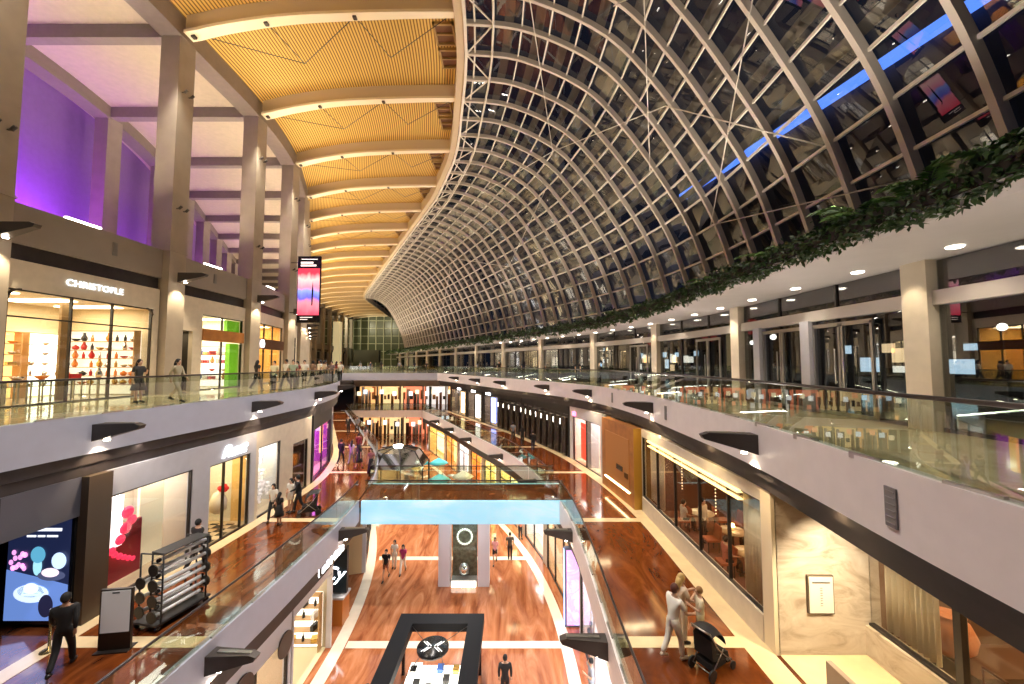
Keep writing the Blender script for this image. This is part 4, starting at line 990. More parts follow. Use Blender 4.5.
def figure(pose, fem, cloth):
    key = (pose, fem, cloth)
    if key in FIG: return FIG[key]
    p = POSES[pose]; sit = pose == 'sit'; hz = .50 if sit else .90; dz = hz-.90
    sw, hw = (.165, .085) if fem else (.195, .085)
    tilt = -.06 if pose == 'push' else 0
    V = []; Rr = []; Ed = []
    def add(v, r, par=None):
        V.append(tuple(v)); Rr.append(r)
        if par is not None: Ed.append((par, len(V)-1))
        return len(V)-1
    pel = add((0, 0, hz+.02), .10); sp = add((0, tilt*.5, 1.12+dz), (.09 if not fem else .078), pel); ch = add((0, tilt, 1.32+dz), (.125 if not fem else .11), sp)
    nk = add((0, tilt, 1.46+dz), .052, ch); hd = add((0, tilt-.01, 1.57+dz), .055, nk)
    ex = MB(); hc = (0, tilt-.02, 1.60+dz)
    ex.ball(hc, .088, .86, 1.06, 1.32, 14, 10); ex.ball((0, hc[1]-.10, hc[2]-.015), .017, .8, 1.2, 1.5, 8, 6)
    ex.ball((0, hc[1]-.085, hc[2]-.055), .02, 1.3, .7, .5, 8, 6); ex.ball((0, hc[1]-.06, hc[2]-.095), .03, 1, .9, .7, 8, 6)
    for s in (-1, 1): ex.ball((s*.078, hc[1]+.01, hc[2]-.01), .022, .45, .8, 1.3, 8, 6)
    joints = {}
    for i, s in enumerate((-1, 1)):
        k, a = p['k'][i], p['a'][i]; e, w_ = p['e'][i], p['w'][i]
        h = add((s*hw, 0, hz-.04), .082, pel)
        lift = .10 if (pose in ('walk', 'push') and i == 1) else 0
        if sit: kn = add((s*(hw+.04), k[1], hz+.01), .056, h); an = add((s*(hw+.04), a[1], .09), .036, kn)
        else: kn = add((s*hw, k[1]*.9, .49+lift*.3), .054, h); an = add((s*hw, a[1], .09+lift), .036, kn)
        toe = add((s*(hw+.01), V[an][1]-.13, .035+lift*.55), .032, an)
        sh = add((s*sw, tilt, 1.40+dz), .055, ch); el = add((s*(sw+e[0]), tilt+e[1], 1.40+dz+e[2]), .042, sh)
        wr = add((s*(sw+w_[0]), tilt+w_[1], 1.40+dz+w_[2]), .028, el)
        joints[s] = (h, kn, an, toe, sh, el, wr)
        W_p = Vector(V[wr]); d = (W_p-Vector(V[el])).normalized(); pc = W_p+d*.05; side = Vector((s, 0, 0)); side = (side-d*side.dot(d)).normalized(); nn = d.cross(side)
        ex.tube([W_p-d*.01, pc+d*.0, pc+d*.045], [.026, .034, .028], 8)
        for q, ln in zip((-.024, -.008, .008, .024), (.055, .068, .072, .06)):
            b = pc+d*.035+nn*q; ex.tube([b, b+d*ln*.55-side*.006, b+d*ln*.9-side*.028], [.0095, .009, .007], 6)
        tb = pc-d*.01+nn*(-.026); ex.tube([tb, tb+d*.03+nn*(-.026), tb+d*.06+nn*(-.03)], [.011, .010, .008], 6)
    body = skin(V, Ed, Rr, 0, 1, ex, .0095)
    res = [('body', body, 'skin')]
    def sub(idx, rads, edges, root=0):
        return skin([V[i] if isinstance(i, int) else i for i in idx], edges, rads, root, 1)
    J = joints; long_ = cloth in ('suit', 'long', 'trousers')
    # top
    idx = [(0, 0, hz-.07), sp, ch, (0, tilt, 1.43+dz)]; rads = [.15, .128 if not fem else .11, .148 if not fem else .128, .075]; ed = [(0, 1), (1, 2), (2, 3)]
    for s in (-1, 1):
        h, kn, an, toe, sh, el, wr = J[s]; b = len(idx)
        idx += [sh, el]; rads += [.066, .051]; ed += [(2, b), (b, b+1)]
        if long_: idx.append(tuple(Vector(V[el]).lerp(Vector(V[wr]), .88))); rads.append(.038); ed.append((b+1, b+2))
        else: idx[-1] = tuple(Vector(V[sh]).lerp(Vector(V[el]), .75)); rads[-1] = .064
    res.append(('jacket' if cloth == 'suit' else 'shirt', sub(idx, rads, ed), 'top'))
    if cloth == 'suit':
        m = MB(); zt = 1.43+dz; m.prism([(-.035, zt), (.035, zt), (0, zt-.22)], 'y', tilt-.155, tilt-.125); res.append(('collar', m.mesh('collar'), 'white'))
    if cloth in ('suit', 'trousers', 'tee'):
        idx = [(0, 0, hz+.16), pel]; rads = [.115, .125]; ed = [(0, 1)]
        for s in (-1, 1):
            h, kn, an, toe, sh, el, wr = J[s]; b = len(idx); idx += [h, kn, tuple(Vector(V[an])+Vector((0, 0, .0)))]; rads += [.1, .073, .06]; ed += [(1, b), (b, b+1), (b+1, b+2)]
        res.append(('trousers', sub(idx, rads, ed), 'low'))
    elif cloth == 'shorts':
        idx = [(0, 0, hz+.16), pel]; rads = [.115, .125]; ed = [(0, 1)]
        for s in (-1, 1):
            h, kn = J[s][:2]; b = len(idx); idx += [h, tuple(Vector(V[h]).lerp(Vector(V[kn]), .65))]; rads += [.1, .09]; ed += [(1, b), (b, b+1)]
        res.append(('shorts', sub(idx, rads, ed), 'low'))
    else:
        zb = .5 if cloth == 'dress' else .16
        m = MB().lathe([(.12, 1.08), (.155, .92), (.2, (.9+zb)/2), (.25, zb), (.23, zb+.005), (.12, .85)], 18); res.append(('skirt', m.mesh('skirt'), 'low'))
    for s in (-1, 1):
        an, toe = Vector(V[J[s][2]]), Vector(V[J[s][3]]); m = MB(); m.tube([an+V3(0, .05, -.045), an+V3(0, .0, -.02), (an+toe)/2+V3(0, 0, -.01), toe+V3(0, -.03, 0)], [.035, .05, .046, .03], 8); res.append(('shoe', m.mesh('shoe'), 'shoe'))
        
    m = MB(); m.ball((0, hc[1]+.016, hc[2]+.022), .098, .92, 1.02, 1.18, 14, 9)
    if fem: m.tube([(0, hc[1]+.05, hc[2]+.03), (0, hc[1]+.08, hc[2]-.08), (0, hc[1]+.09, hc[2]-.24), (0, hc[1]+.085, hc[2]-.33)], [.08, .085, .075, .03], 10)
    res.append(('hair', m.mesh('hair'), 'hair'))
    m = MB()
    for s in (-1, 1): m.ball((s*.032, hc[1]-.084, hc[2]+.012), .011, 1.3, .6, .7, 6, 4)
    res.append(('eyes', m.mesh('eyes'), 'eye'))
    FIG[key] = res; return res
SK = [mat('skin light', (.62, .38, .26), .5), mat('skin tan', (.42, .23, .14), .5)]
def cmat(c, r=.75): return mat('cloth %.2f %.2f %.2f' % c, c, r)
def person(x, y, z, face, pose, fem, cloth, top, low, label, hair=(.015, .01, .008), h=1.72, sk=0, group=None, shoe=(.02, .02, .02)):
    root = empty('person', (x, y, z), R(face), label, 'person', group); s = h/1.72; root.scale = (s, s, s)
    mm = {'skin': SK[sk], 'top': cmat(top), 'low': cmat(low), 'hair': cmat(hair, .5), 'white': g_white, 'eye': g_black, 'shoe': cmat(shoe, .4)}
    for nm, me, slot in figure(pose, fem, cloth):
        if not me.materials: me.materials.append(None)
        o = bpy.data.objects.new(nm, me); COL.objects.link(o); o.parent = last if nm == 'collar' else root; last = o
        o.material_slots[0].link = 'OBJECT'; o.material_slots[0].material = mm[slot]
    return root
BK, NV, WH, GY, RDc, BG = (.012, .012, .014), (.02, .025, .05), (.8, .77, .7), (.25, .25, .26), (.22, .03, .04), (.5, .4, .28)
# (face: 0 looks to the camera, 180 away, 90 to +x, -90 to -x)
person(-10.53, 9.4, ZB1, -150, 'walk', False, 'suit', BK, BK, 'person in black suit striding past the food poster screen', h=1.78, sk=1)
person(-10.95, 13.75, ZB1, 170, 'walk', False, 'suit', BK, BK, 'person in dark suit walking just behind the cart of silver posts', h=1.76)
person(-11.0, 18.1, ZB1, 10, 'walk', True, 'tee', WH, BK, 'long-haired person in white top and black trousers by the flower window', h=1.64)
person(-10.7, 19.0, ZB1, -10, 'stand', True, 'shorts', WH, WH, 'long-haired person in white top and pale shorts by the flower window', h=1.62)
person(-10.35, 17.5, ZB1, 170, 'stand', True, 'dress', BK, BK, 'person in a black dress standing before the two in white tops', h=1.45)
person(-10.3, 19.0, ZB1, -60, 'push', False, 'suit', BK, BK, 'person in dark clothes pushing a black stroller on the left middle gallery', h=1.78)
person(-12.21, 27.9, ZB1, 180, 'walk', False, 'suit', BK, BK, 'person in black walking away beside the purple portal', h=1.75)
person(-11.35, 27.65, ZB1, 180, 'walk', True, 'tee', (.45, .42, .45), GY, 'person in light grey walking beside the one in black', h=1.7)
person(-10.4, 26.6, ZB1, 170, 'walk', True, 'dress', BK, BK, 'person in black knee-length dress in the middle of the left gallery', h=1.65)
person(-9.08, 25.2, ZB1, 0, 'stand', True, 'gown', (.3, .12, .12), BK, 'person in maroon top and long black skirt near the rail', h=1.7)
person(-11.9, 30.3, ZB1, 180, 'walk', False, 'trousers', RDc, BK, 'person in dark red shirt farther along the left gallery', h=1.75)
person(-16.6, 39.5, ZB1, 0, 'stand', False, 'suit', BK, BK, 'taller of two dark figures far down the left gallery', h=1.85); person(-16.0, 40.2, ZB1, 0, 'walk', False, 'trousers', GY, BK, 'slighter dark grey figure far down the left gallery', h=1.7)
person(-12.6, 33.5, ZB1, 170, 'walk', True, 'tee', (.5, .35, .35), WH, 'person in faded pink shirt far along the left gallery')
# stroller family
person(3.93, 9.75, ZB1, 112, 'push', False, 'tee', (.86, .82, .74), (.84, .78, .68), 'person in white shirt and white trousers holding the stroller', hair=(.10, .03, .02), h=1.78, shoe=(.6, .5, .4))
person(4.4, 10.35, ZB1, 100, 'hold', True, 'tee', (.75, .60, .46), (.75, .6, .45), 'blond long-haired person in beige behind the one in white', hair=(.62, .42, .16), h=1.72)
person(4.78, 10.15, ZB1, -100, 'hold', False, 'shorts', (.7, .62, .45), (.6, .5, .3), 'shorter person in cream shirt leaning over the stroller', hair=(.3, .16, .06), h=1.5)
# lower hall
person(-7.4, 23.3, ZB2, 0, 'walk', False, 'shorts', BK, (.3, .1, .05), 'person in black shirt and brown shorts by the left pillar', h=1.75)
person(-7.3, 24.6, ZB2, 0, 'stand', True, 'tee', WH, WH, 'person in pale top and white trousers beside the one in black', h=1.7)
person(-6.6, 24.0, ZB2, 0, 'walk', True, 'tee', (.5, .04, .15), WH, 'person in magenta top and white trousers in the lower hall', h=1.7)
person(-1.08, 25.1, ZB2, 0, 'walk', True, 'shorts', (.85, .4, .42), BK, 'person in pink shirt and dark shorts right of the display case', h=1.66)
person(-.13, 25.6, ZB2, 180, 'stand', False, 'tee', (.1, .08, .06), BK, 'person in dark clothes next to the one in pink', h=1.74)
person(-.26, 15.1, ZB2, 180, 'stand', False, 'suit', BK, BK, 'person in black seen from behind at the bottom of the lower hall', h=1.74)
person(2.95, 15.0, ZB2, -90, 'phone', False, 'tee', (.35, .38, .46), (.3, .33, .4), 'person in grey blue clothes at the bright white lower shop', h=1.7)
for i, (x, y, f, tp, lb) in enumerate(((-2.3, 28.4, 0, WH, 'white'), (-3.4, 29.6, 160, BK, 'black'), (.6, 28.6, 20, (.6, .2, .1), 'orange'), (1.1, 30, 180, GY, 'grey'), (-6.0, 31, 0, BG, 'beige'), (-4.6, 33, 180, BK, 'black, second row'), (-.6, 31.2, 10, (.1, .3, .35), 'teal'), (.2, 33, 180, WH, 'white, farther back'))):
    person(x, y, ZB2, f, 'walk' if i % 2 else 'stand', i % 3 == 0, 'tee', tp, BK, 'visitor in %s walking in the lower hall beyond the bridge' % lb, h=1.7)
# far right middle gallery
person(.9, 33.9, ZB1, 180, 'walk', True, 'tee', BK, BK, 'dark-clothed person by the black panels, farther of the pair'); person(1.7, 31.6, ZB1, 180, 'walk', False, 'trousers', BK, NV, 'dark-clothed person by the black panels, nearer of the pair')
person(.1, 36.0, ZB1, 170, 'walk', False, 'tee', GY, BK, 'grey-shirted person beyond the dark pair on the right gallery')
# upper left gallery
person(-14.1, 14.6, 0, 80, 'phone', True, 'dress', (.03, .03, .03), BK, 'long-haired person in black dress looking at a phone by the rounded window', h=1.64)
person(-12.95, 14.95, 0, 90, 'walk', True, 'trousers', (.42, .36, .24), (.45, .38, .25), 'dark-haired person in beige clothes walking by the lit column', h=1.66)
crowd = ((-14.19, 21.5, BK), (-12.93, 21.0, (.75, .72, .5)), (-13.1, 22.4, WH), (-12.41, 21.9, (.35, .42, .32)), (-13.46, 24.2, RDc), (-13.6, 25.3, WH), (-13.0, 25.2, (.2, .12, .08)), (-13.25, 26.6, WH), (-13.5, 27.7, BG), (-12.9, 27.6, (.2, .15, .15)), (-14.2, 28.6, GY), (-14.6, 30.2, BK), (-14.0, 31.5, WH), (-15.2, 33.4, RDc))
crowd = sorted(crowd, key=lambda c: c[1])
for i, (x, y, c) in enumerate(crowd):
    nm = {BK: 'black', WH: 'white', RDc: 'dark red', GY: 'grey', BG: 'beige'}.get(c, ('cream', 'olive', 'brown', 'umber')[(i*3) % 4])
    person(x, y, 0, (0, 170, 20, -20)[i % 4], ('stand', 'walk')[i % 2], i % 3 == 1, 'tee', c, BK, 'person in %s top, %s in the upper gallery crowd' % (nm, nth(i)), group='crowd on the upper left gallery', h=1.62+.03*(i % 4), sk=i % 2)
for i, (x, y) in enumerate(((5.2, 30.5), (3.4, 36.8), (1.2, 40.5), (-1.5, 45), (-4.5, 50.5), (-22, 60), (-20, 59), (-17.5, 60), (-15, 59.4), (-13.5, 61), (-24, 61))):
    person(x, y, 0, (170, 0)[i % 2], 'stand', i % 2 == 0, 'tee', (BK, GY, NV)[i % 3], BK, nth(i)+' dark silhouetted visitor far along the upper gallery', group='distant visitors on the upper gallery')

# ---------------------------------------------------------------- strollers
def stroller(x, y, z, rz, label, sc=1):
    r = empty('stroller', (x, y, z), R(rz), label, 'stroller'); r.scale = (sc, sc, sc); dk = mat('stroller fabric', (.012, .012, .014), .7)
    fr = MB()
    for s in (-.24, .24):
        fr.tube([(s, .38, 1.02), (s, .1, .6), (s, -.42, .16)], .014, 6); fr.tube([(s, -.1, .55), (s, .36, .14)], .014, 6)
    fr.tube([(-.24, .38, 1.02), (-.1, .43, 1.04), (.1, .43, 1.04), (.24, .38, 1.02)], .02, 6); fr.tube([(-.24, .36, .14), (.24, .36, .14)], .012, 6); fr.build('frame', M['railm'], r)
    n = 9; vs = []
    for i in range(n+1):
        a = math.pi*(.02+.62*i/n)
        for j in range(9):
            u = -1+2*j/8; vs.append((.27*u, .12-.42*math.cos(a)*(1-.12*u*u)+.1, .62+.46*math.sin(a)*(1-.25*u*u)))
    MB().add(vs, [(i*9+j, i*9+j+1, (i+1)*9+j+1, (i+1)*9+j) for i in range(n) for j in range(8)], True).build('canopy', dk, r)
    MB().prism([(.3, .4), (.34, .85), (.24, .88), (.16, .5), (-.28, .44), (-.32, .3), (.1, .32)], 'x', -.23, .23).build('seat', dk, r)
    MB().prism([(.3, .16), (.3, .3), (-.25, .26), (-.25, .16)], 'x', -.2, .2).build('basket', dk, r); MB().box(-.2, .2, -.48, -.3, .14, .18).build('footrest', dk, r)
    for s in (-.26, .26):
        for yy, rr in ((-.42, .09), (.36, .13)):
            MB().tube([(s-.02, yy, rr), (s+.02, yy, rr)], rr, 14).build('wheel', M['dark2'], r)
    return r
stroller(4.72, 9.5, ZB1, 110+10, 'black stroller with raised hood beside the person in white', 1.0)
stroller(-9.65, 18.75, ZB1, -65, 'black stroller pushed by the dark-clothed person on the left gallery', 1.05)

# ---------------------------------------------------------------- cart of queue posts
ct = empty('post_cart', (-9.72, 11.45, ZB1), R(-12), 'wheeled black cart stacked with silver queue posts', 'cart')
MB().box(-.42, .42, -.75, .75, .16, .21).build('deck', M['dark2'], ct)
for y in (-.62, .6):
    f = MB(); f.tube([(-.38, y, .2), (-.38, y, 1.95)], .022, 8); f.tube([(.02, y, .2), (.02, y, 2.05)], .022, 8); f.tube([(.4, y, .2), (.4, y, 2.0)], .022, 8); f.tube([(-.38, y, 1.95), (.4, y, 2.0)], .02, 8)
    for k in range(8): f.box(.0, .42, y-.015, y+.015, .3+.205*k, .32+.205*k)
    f.build('rack_frame', M['dark2'], ct)
MB().box(-.02, .44, -.62, .62, 2.0, 2.03).build('top_tray', M['dark2'], ct)
for x in (-.36, .36):
    for y in (-.65, .65): MB().tube([(x-.025, y, .08), (x+.025, y, .08)], .08, 12).build('wheel', M['black'], ct)
ps = MB().tube([(0, .03, 0), (0, 1.3, 0)], .05, 12).mesh('pole'); ps.materials.append(mat('satin silver', (.85, .86, .88), .35, .1))
pb = MB().tube([(0, -.03, 0), (0, .0, 0), (0, .03, 0)], [.155, .16, .11], 24).mesh('base'); pb.materials.append(mat('dark round base', (.05, .045, .035), .35, .4))
pc_ = MB().tube([(0, 1.29, 0), (0, 1.36, 0)], .056, 12).mesh('cap'); pc_.materials.append(M['black'])
def post(x, y, z, rot, lab, grp):
    q = Matrix.Translation(ct.location) @ Matrix.Rotation(R(-12), 4, 'Z') @ Vector((x, y, z)); r = empty('queue_post', q, R(-12+rot), lab, 'queue post', grp)
    for nm, me in (('pole', ps), ('base', pb), ('cap', pc_)):
        o = bpy.data.objects.new(nm, me); COL.objects.link(o); o.parent = r
for k in range(8):
    if k % 2 == 0: post(.22, -.72, .385+.205*k, 0, ('lowest', 'second lowest', 'third lowest', 'top')[k//2]+' silver post on the cart with dark base towards the notice board', 'queue posts with bases at the near end')
    else: post(.22, .72, .385+.205*k, 180, ('lowest', 'second lowest', 'third lowest', 'top')[k//2]+' silver post on the cart with dark base at the far end', 'queue posts with bases at the far end')
for k in range(3): post(-.2, -.72, .47+.38*k, 0, ('lowest', 'middle', 'top')[k]+' silver queue post in the outer column of the cart beside the shop window', 'queue posts in the outer column')
# free-standing notice board
nb = empty('notice_board', (-9.98, 10.05, ZB1), R(8), 'white upright notice board on dark base by the balustrade', 'notice board')
MB().box(-.36, .36, 0, .07, .02, 1.5).build('frame', mat('dark brown frame', (.03, .02, .015), .4), nb); MB().box(-.32, .32, -.012, 0, .45, 1.46).build('sheet', mat('grey white sheet', (.75, .75, .75), .5, emit=.12), nb); MB().box(-.08, .08, -.02, -.012, 1.40, 1.43).build('clip', M['frame'], nb)
MB().box(-.38, .38, -.12, .22, 0, .03).build('base', M['frame'], nb)
# queue post with a belt by the poster
r = empty('queue_post', (-11.6, 10.05, ZB1), 0, 'brass queue post standing in front of the food poster', 'queue post')
MB().lathe([(.001, 0), (.17, 0), (.17, .02), (.03, .05), (.025, .95), (.035, .97), (.03, 1.02), (.001, 1.02)], 16).build('pole', mat('brass', (.6, .45, .2), .25, .9), r)
# food poster screen
fs = empty('poster_screen', (-13.84, 10.9, -5.5), 0, 'glowing poster screen showing bowls of food and flowers', 'screen')
MB().box(-.08, 1.78, -.02, .12, -.1, 2.95).build('bezel', M['black'], fs)
def flat(name, mb, c, e, z=0): o = mb.build(name, emit('screen %s' % name, c, e), fs); o.location = (0, -z, 0); return o
def ell(cx, cz, rx, rz, y=-.03, n=24, y2=None):
    m = MB(); return m.prism([(cx+rx*math.cos(2*math.pi*k/n), cz+rz*math.sin(2*math.pi*k/n)) for k in range(n)], 'y', y, y-.004)
flat('backdrop', MB().box(0, 1.7, -.03, -.02, 0, 2.85), (.01, .015, .05), 1.0)
flat('table', MB().prism([(0, 0), (1.7, 0), (1.7, .95), (1.1, 1.1), (0, 1.35)], 'y', -.034, -.03), (.12, .22, .55), 1.0, .001)
for nm, a, c in (('bowl', (.72, .72, .48, .24), (.55, .65, .8)), ('soup', (.72, .78, .38, .16), (.12, .16, .2)), ('noodles', (.72, .86, .2, .14), (.75, .8, .75)), ('plate', (1.25, 1.2, .38, .14), (.05, .06, .12)), ('dessert', (1.22, 1.28, .24, .12), (.8, .65, .75)), ('vase', (.85, 1.75, .2, .22), (.08, .3, .45)), ('jug', (.85, 1.45, .12, .25), (.3, .6, .7)), ('white_flower', (1.45, 1.6, .2, .22), (.5, .65, .9)), ('dark_pot', (1.15, .4, .2, .3), (.01, .01, .03))):
    flat(nm, ell(*a), c, 1.3, .006+.002*len(nm))
m = MB(); rr_ = random.Random(4)
for k in range(14): m2 = ell(.1+rr_.random()*.45, 1.35+rr_.random()*.5, .06, .07); m.add(m2.v, m2.f)
flat('pink_blossom', m, (.75, .3, .65), 1.4, .02)
flat('caption', MB().box(.45, 1.45, -.03, -.02, 2.38, 2.46).box(.5, .75, -.03, -.02, 2.22, 2.27).box(.8, 1.0, -.03, -.02, 2.22, 2.27).box(1.05, 1.35, -.03, -.02, 2.22, 2.27).box(.85, .9, -.03, -.02, 2.6, 2.8).box(1.05, 1.1, -.03, -.02, 2.6, 2.8).box(1.1, 1.25, -.03, -.02, 2.72, 2.77), (.8, .85, 1), 1.3, .01)
light('poster_light', 'AREA', (-13, 10.6, -4.2), 25, (.4, .5, 1), 1.4, target=(-12, 8, -5), sy=2.4)

# ---------------------------------------------------------------- hanging banner
bn = empty('banner', (-17.45, 31.0, 4.75), 0, 'tall hanging lit banner with pink and blue picture and dark ends', 'banner')
MB().box(0, 1.85, 0, .16, 0, 5.45).build('case', M['black'], bn)
pmat = bpy.data.materials.new('banner picture'); pmat.use_nodes = True; nt = pmat.node_tree; bb_ = nt.nodes['Principled BSDF']
tc = nt.nodes.new('ShaderNodeTexCoord'); sp = nt.nodes.new('ShaderNodeSeparateXYZ'); nt.links.new(tc.outputs['Generated'], sp.inputs[0])
nz = nt.nodes.new('ShaderNodeTexNoise'); nz.inputs['Scale'].default_value = 3.5; nt.links.new(tc.outputs['Generated'], nz.inputs['Vector'])
ma = nt.nodes.new('ShaderNodeMath'); ma.operation = 'MULTIPLY_ADD'; ma.inputs[1].default_value = .22; nt.links.new(nz.outputs[0], ma.inputs[0]); nt.links.new(sp.outputs['Z'], ma.inputs[2])
rp = nt.nodes.new('ShaderNodeValToRGB'); e = rp.color_ramp.elements; e[0].position = .1; e[0].color = (.85, .05, .10, 1); e[1].position = 1; e[1].color = (.7, .04, .07, 1)
for q, c in ((.38, (.9, .25, .3)), (.47, (.1, .12, .6)), (.62, (.25, .35, .8)), (.7, (.85, .25, .35)), (.9, (1, .55, .5))): x = e.new(q); x.color = (*c, 1)
nt.links.new(ma.outputs[0], rp.inputs[0]); nt.links.new(rp.outputs[0], bb_.inputs['Emission Color']); bb_.inputs['Emission Strength'].default_value = 1.5; bb_.inputs['Base Color'].default_value = (.1, .02, .02, 1)
MB().box(.05, 1.8, -.02, 0, .62, 4.45).build('picture', pmat, bn)
m = MB(); m.box(.25, .25+1.0, -.03, 0, 4.85, 4.98); m.box(.25, 1.5, -.03, 0, 4.62, 4.75)
m.box(.3, 1.6, -.03, 0, 5.18, 5.22); m.box(.3, 1.3, -.03, 0, .42, .46); m.box(.3, .9, -.03, 0, .25, .29); m.build('wording', emit('banner text', (1, .85, .8), 1.4), bn)
MB().prism([(1.18, 1.4), (1.28, 1.4), (1.33, 2.6), (1.27, 3.4), (1.2, 2.6)], 'y', -.03, -.02).build('dark_stroke', M['black'], bn)
MB().box(-.6, .02, .05, .1, 4.9, 4.96).box(-.6, .02, .05, .1, .8, .86).build('support_arm', M['bracket'], bn)

# ---------------------------------------------------------------- kiosk in the lower hall
zk = -8.9; kx, ky = -4.6, 11.2
kk = empty('kiosk', (kx, ky, ZB2), 0, 'kiosk with square black canopy ring in the lower hall', 'kiosk'); H = zk-ZB2
m = MB(); W_k, L_k, bw = 3.45, 5.4, .62
m.box(0, W_k, 0, bw, H-.32, H); m.box(0, W_k, L_k-bw, L_k, H-.32, H); m.box(0, bw, bw, L_k-bw, H-.32, H); m.box(W_k-bw, W_k, bw, L_k-bw, H-.32, H); m.build('canopy_ring', mat('kiosk black', (.004, .004, .007), .6, spec=.2), kk)
for x in (.1, W_k-.22):
    for y in (.1, L_k-.22): MB().box(x, x+.12, y, y+.12, 0, H-.3).build('post', M['black'], kk)
m = MB(); 
for a, b in (((0.6, .6), (1.3, 3.1)), ((W_k-.6, .6), (2.1, 3.1)), ((.6, L_k-.6), (1.3, 3.9)), ((W_k-.6, L_k-.6), (2.1, 3.9))): m.tube([(a[0], a[1], H-.1), (b[0], b[1], H-.06)], .012, 5)
m.build('stay_cable', M['bracket'], kk)
MB().lathe([(.001, -.04), (.58, -.04), (.58, .04), (.001, .04)], 32, (1.7, 3.5, H-.02)).build('round_sign', M['black'], kk)
m = MB()
for sx in (-1, 1):
    for sy in (-1, 1):
        for o_ in (.06, .16): m.bar((1.7+sx*o_, 3.5+sy*.03, H+.03), (1.7+sx*(o_+.22), 3.5+sy*.25, H+.03), .028, .012)
m.build('emblem', emit('emblem white', (.9, .9, .9), .9), kk)
m = MB(); m.box(.65, 2.8, 2.3, 4.3, 0, .95); m.box(.65, 1.1, 4.3, 4.6, 0, .95); m.build('counter', mat('white lacquer', (.85, .85, .85), .25, emit=.35), kk)
MB().box(.7, 2.75, 2.35, 4.25, .96, 1.1).build('lit_top', emit('counter light', (1, .97, .85), 2.2), kk)
for i, (x, y, c) in enumerate(((.9, 3.9, g_silver), (1.15, 3.3, g_black), (1.5, 3.8, g_white), (1.9, 4.0, g_blue), (2.2, 3.5, g_black), (2.5, 3.95, g_gold), (1.6, 3.1, g_silver))):
    o = bpy.data.objects.new('gift_box', good('gift_box', c)); COL.objects.link(o); o.location = (kx+x, ky+y, ZB2+1.1); o.scale = (1.1, 1.1, 1.1); tag(o, '%s box displayed on the black kiosk counter' % c.name, 'box', 'boxes on the kiosk counter')
person(kx-.35, ky+2.6, ZB2, -90, 'stand', False, 'suit', BK, BK, 'person in black leaning by the left side of the black kiosk', h=1.72)
light('kiosk_light', 'AREA', (kx+1.7, ky+2.6, zk-.4), 60, (1, .95, .85), 1.2, rot=(0, 0, 0))
# mannequin in the white shop
mq = empty('mannequin', (3.35, 17.0, ZB2), R(-90), 'dark grey mannequin on a round base in the bright white shop', 'mannequin')
m = MB().lathe([(.001, 0), (.2, 0), (.2, .02), (.02, .04), (.02, .8), (.001, .8)], 16); m.build('stand', M['railm'], mq)
MB().lathe([(.1, .78), (.15, .9), (.11, 1.1), (.16, 1.3), (.15, 1.4), (.05, 1.46), (.04, 1.52), (.08, 1.6), (.07, 1.7), (.01, 1.75)], 14).build('torso', mat('slate torso', (.12, .14, .2), .5), mq)

# ---------------------------------------------------------------- restaurant interior seen through the long window
def dining(x, y, z, label, cloth=WH):
    r = empty('dining_table', (x, y, z), 0, label, 'table'); MB().lathe([(.001, .72), (.5, .72), (.5, .75), (.001, .75)], 20).build('table_top', cmat((.7, .6, .45)), r); MB().lathe([(.25, 0), (.04, .05), (.04, .72)], 10).build('pedestal', M['bracket'], r)
    g = empty('table_lamp', (x, y, z+.75), 0, 'small glowing lamp on the '+label.replace('round ', ''), 'lamp'); MB().lathe([(.05, 0), (.012, .02), (.012, .16)], 8).build('stem', g_gold, g); MB().lathe([(.08, .14), (.05, .26)], 10).build('lamp_shade', emit('table glow', (1, .7, .3), 14), g)
    for k in range(3):
        a = k*2.1+.4; o = bpy.data.objects.new('plate', good('bowl', g_white)); COL.objects.link(o); o.location = (x+.3*math.cos(a), y+.3*math.sin(a), z+.75); o.scale = (.9, .9, .3); tag(o, 'white plate on a restaurant table behind the long window', 'plate', 'plates on the restaurant tables')
def chair(x, y, z, rz, label, c=(.4, .12, .05), grp=None):
    r = empty('dining_chair', (x, y, z), R(rz), label, 'chair', grp); MB().box(-.23, .23, -.23, .23, .40, .47).build('seat', cmat(c), r); MB().prism([(.2, .42), (.27, .42), (.33, .95), (.28, .95)], 'x', -.22, .22).build('backrest', cmat(c), r)
    for sx in (-.2, .2):
        for sy in (-.2, .2): MB().box(sx-.018, sx+.018, sy-.018, sy+.018, 0, .4).build('leg', M['frame'], r)
T_ = [(8.3, 11.7), (8.1, 13.5), (8.5, 15.2), (8.2, 17.0), (10.4, 12.6), (10.5, 14.6), (10.2, 16.6)]
for i, (x, y) in enumerate(T_):
    w_ = 'first second third fourth fifth sixth seventh'.split()[i]
    dining(x, y, ZB1+.012, 'round %s restaurant table counted from the marble pier' % w_)
    for s_, rz in ((-.85, 90), (.85, -90)):
        chair(x+s_, y, ZB1+.012, -rz, 'brown upholstered chair at a restaurant table', grp='chairs at the restaurant tables')
    if i in (0, 1, 3, 4, 5):
        person(x-.8, y, ZB1+.012, 90, 'sit', i % 2 == 0, 'tee', (WH, (.5, .15, .1), GY, WH, BK)[i % 5], BK, 'seated diner at the %s table, back to the window' % w_, h=1.68)
    if i in (1, 2, 5): person(x+.8, y, ZB1+.012, -90, 'sit', i == 2, 'tee', (BK, WH, RDc)[i % 3], BK, 'seated diner at the %s table, facing the window' % w_, h=1.7)
person(7.7, 15.9, ZB1+.012, 30, 'stand', False, 'trousers', WH, BK, 'standing waiter in white shirt behind the long window', h=1.74)
hgl = MB()
for k in range(14): hgl.ball((0, 0, -.12*k), .022, n=6, m=4)
hme = hgl.mesh('bead_strand'); hme.materials.append(emit('bead glow', (1, .75, .4), 3))
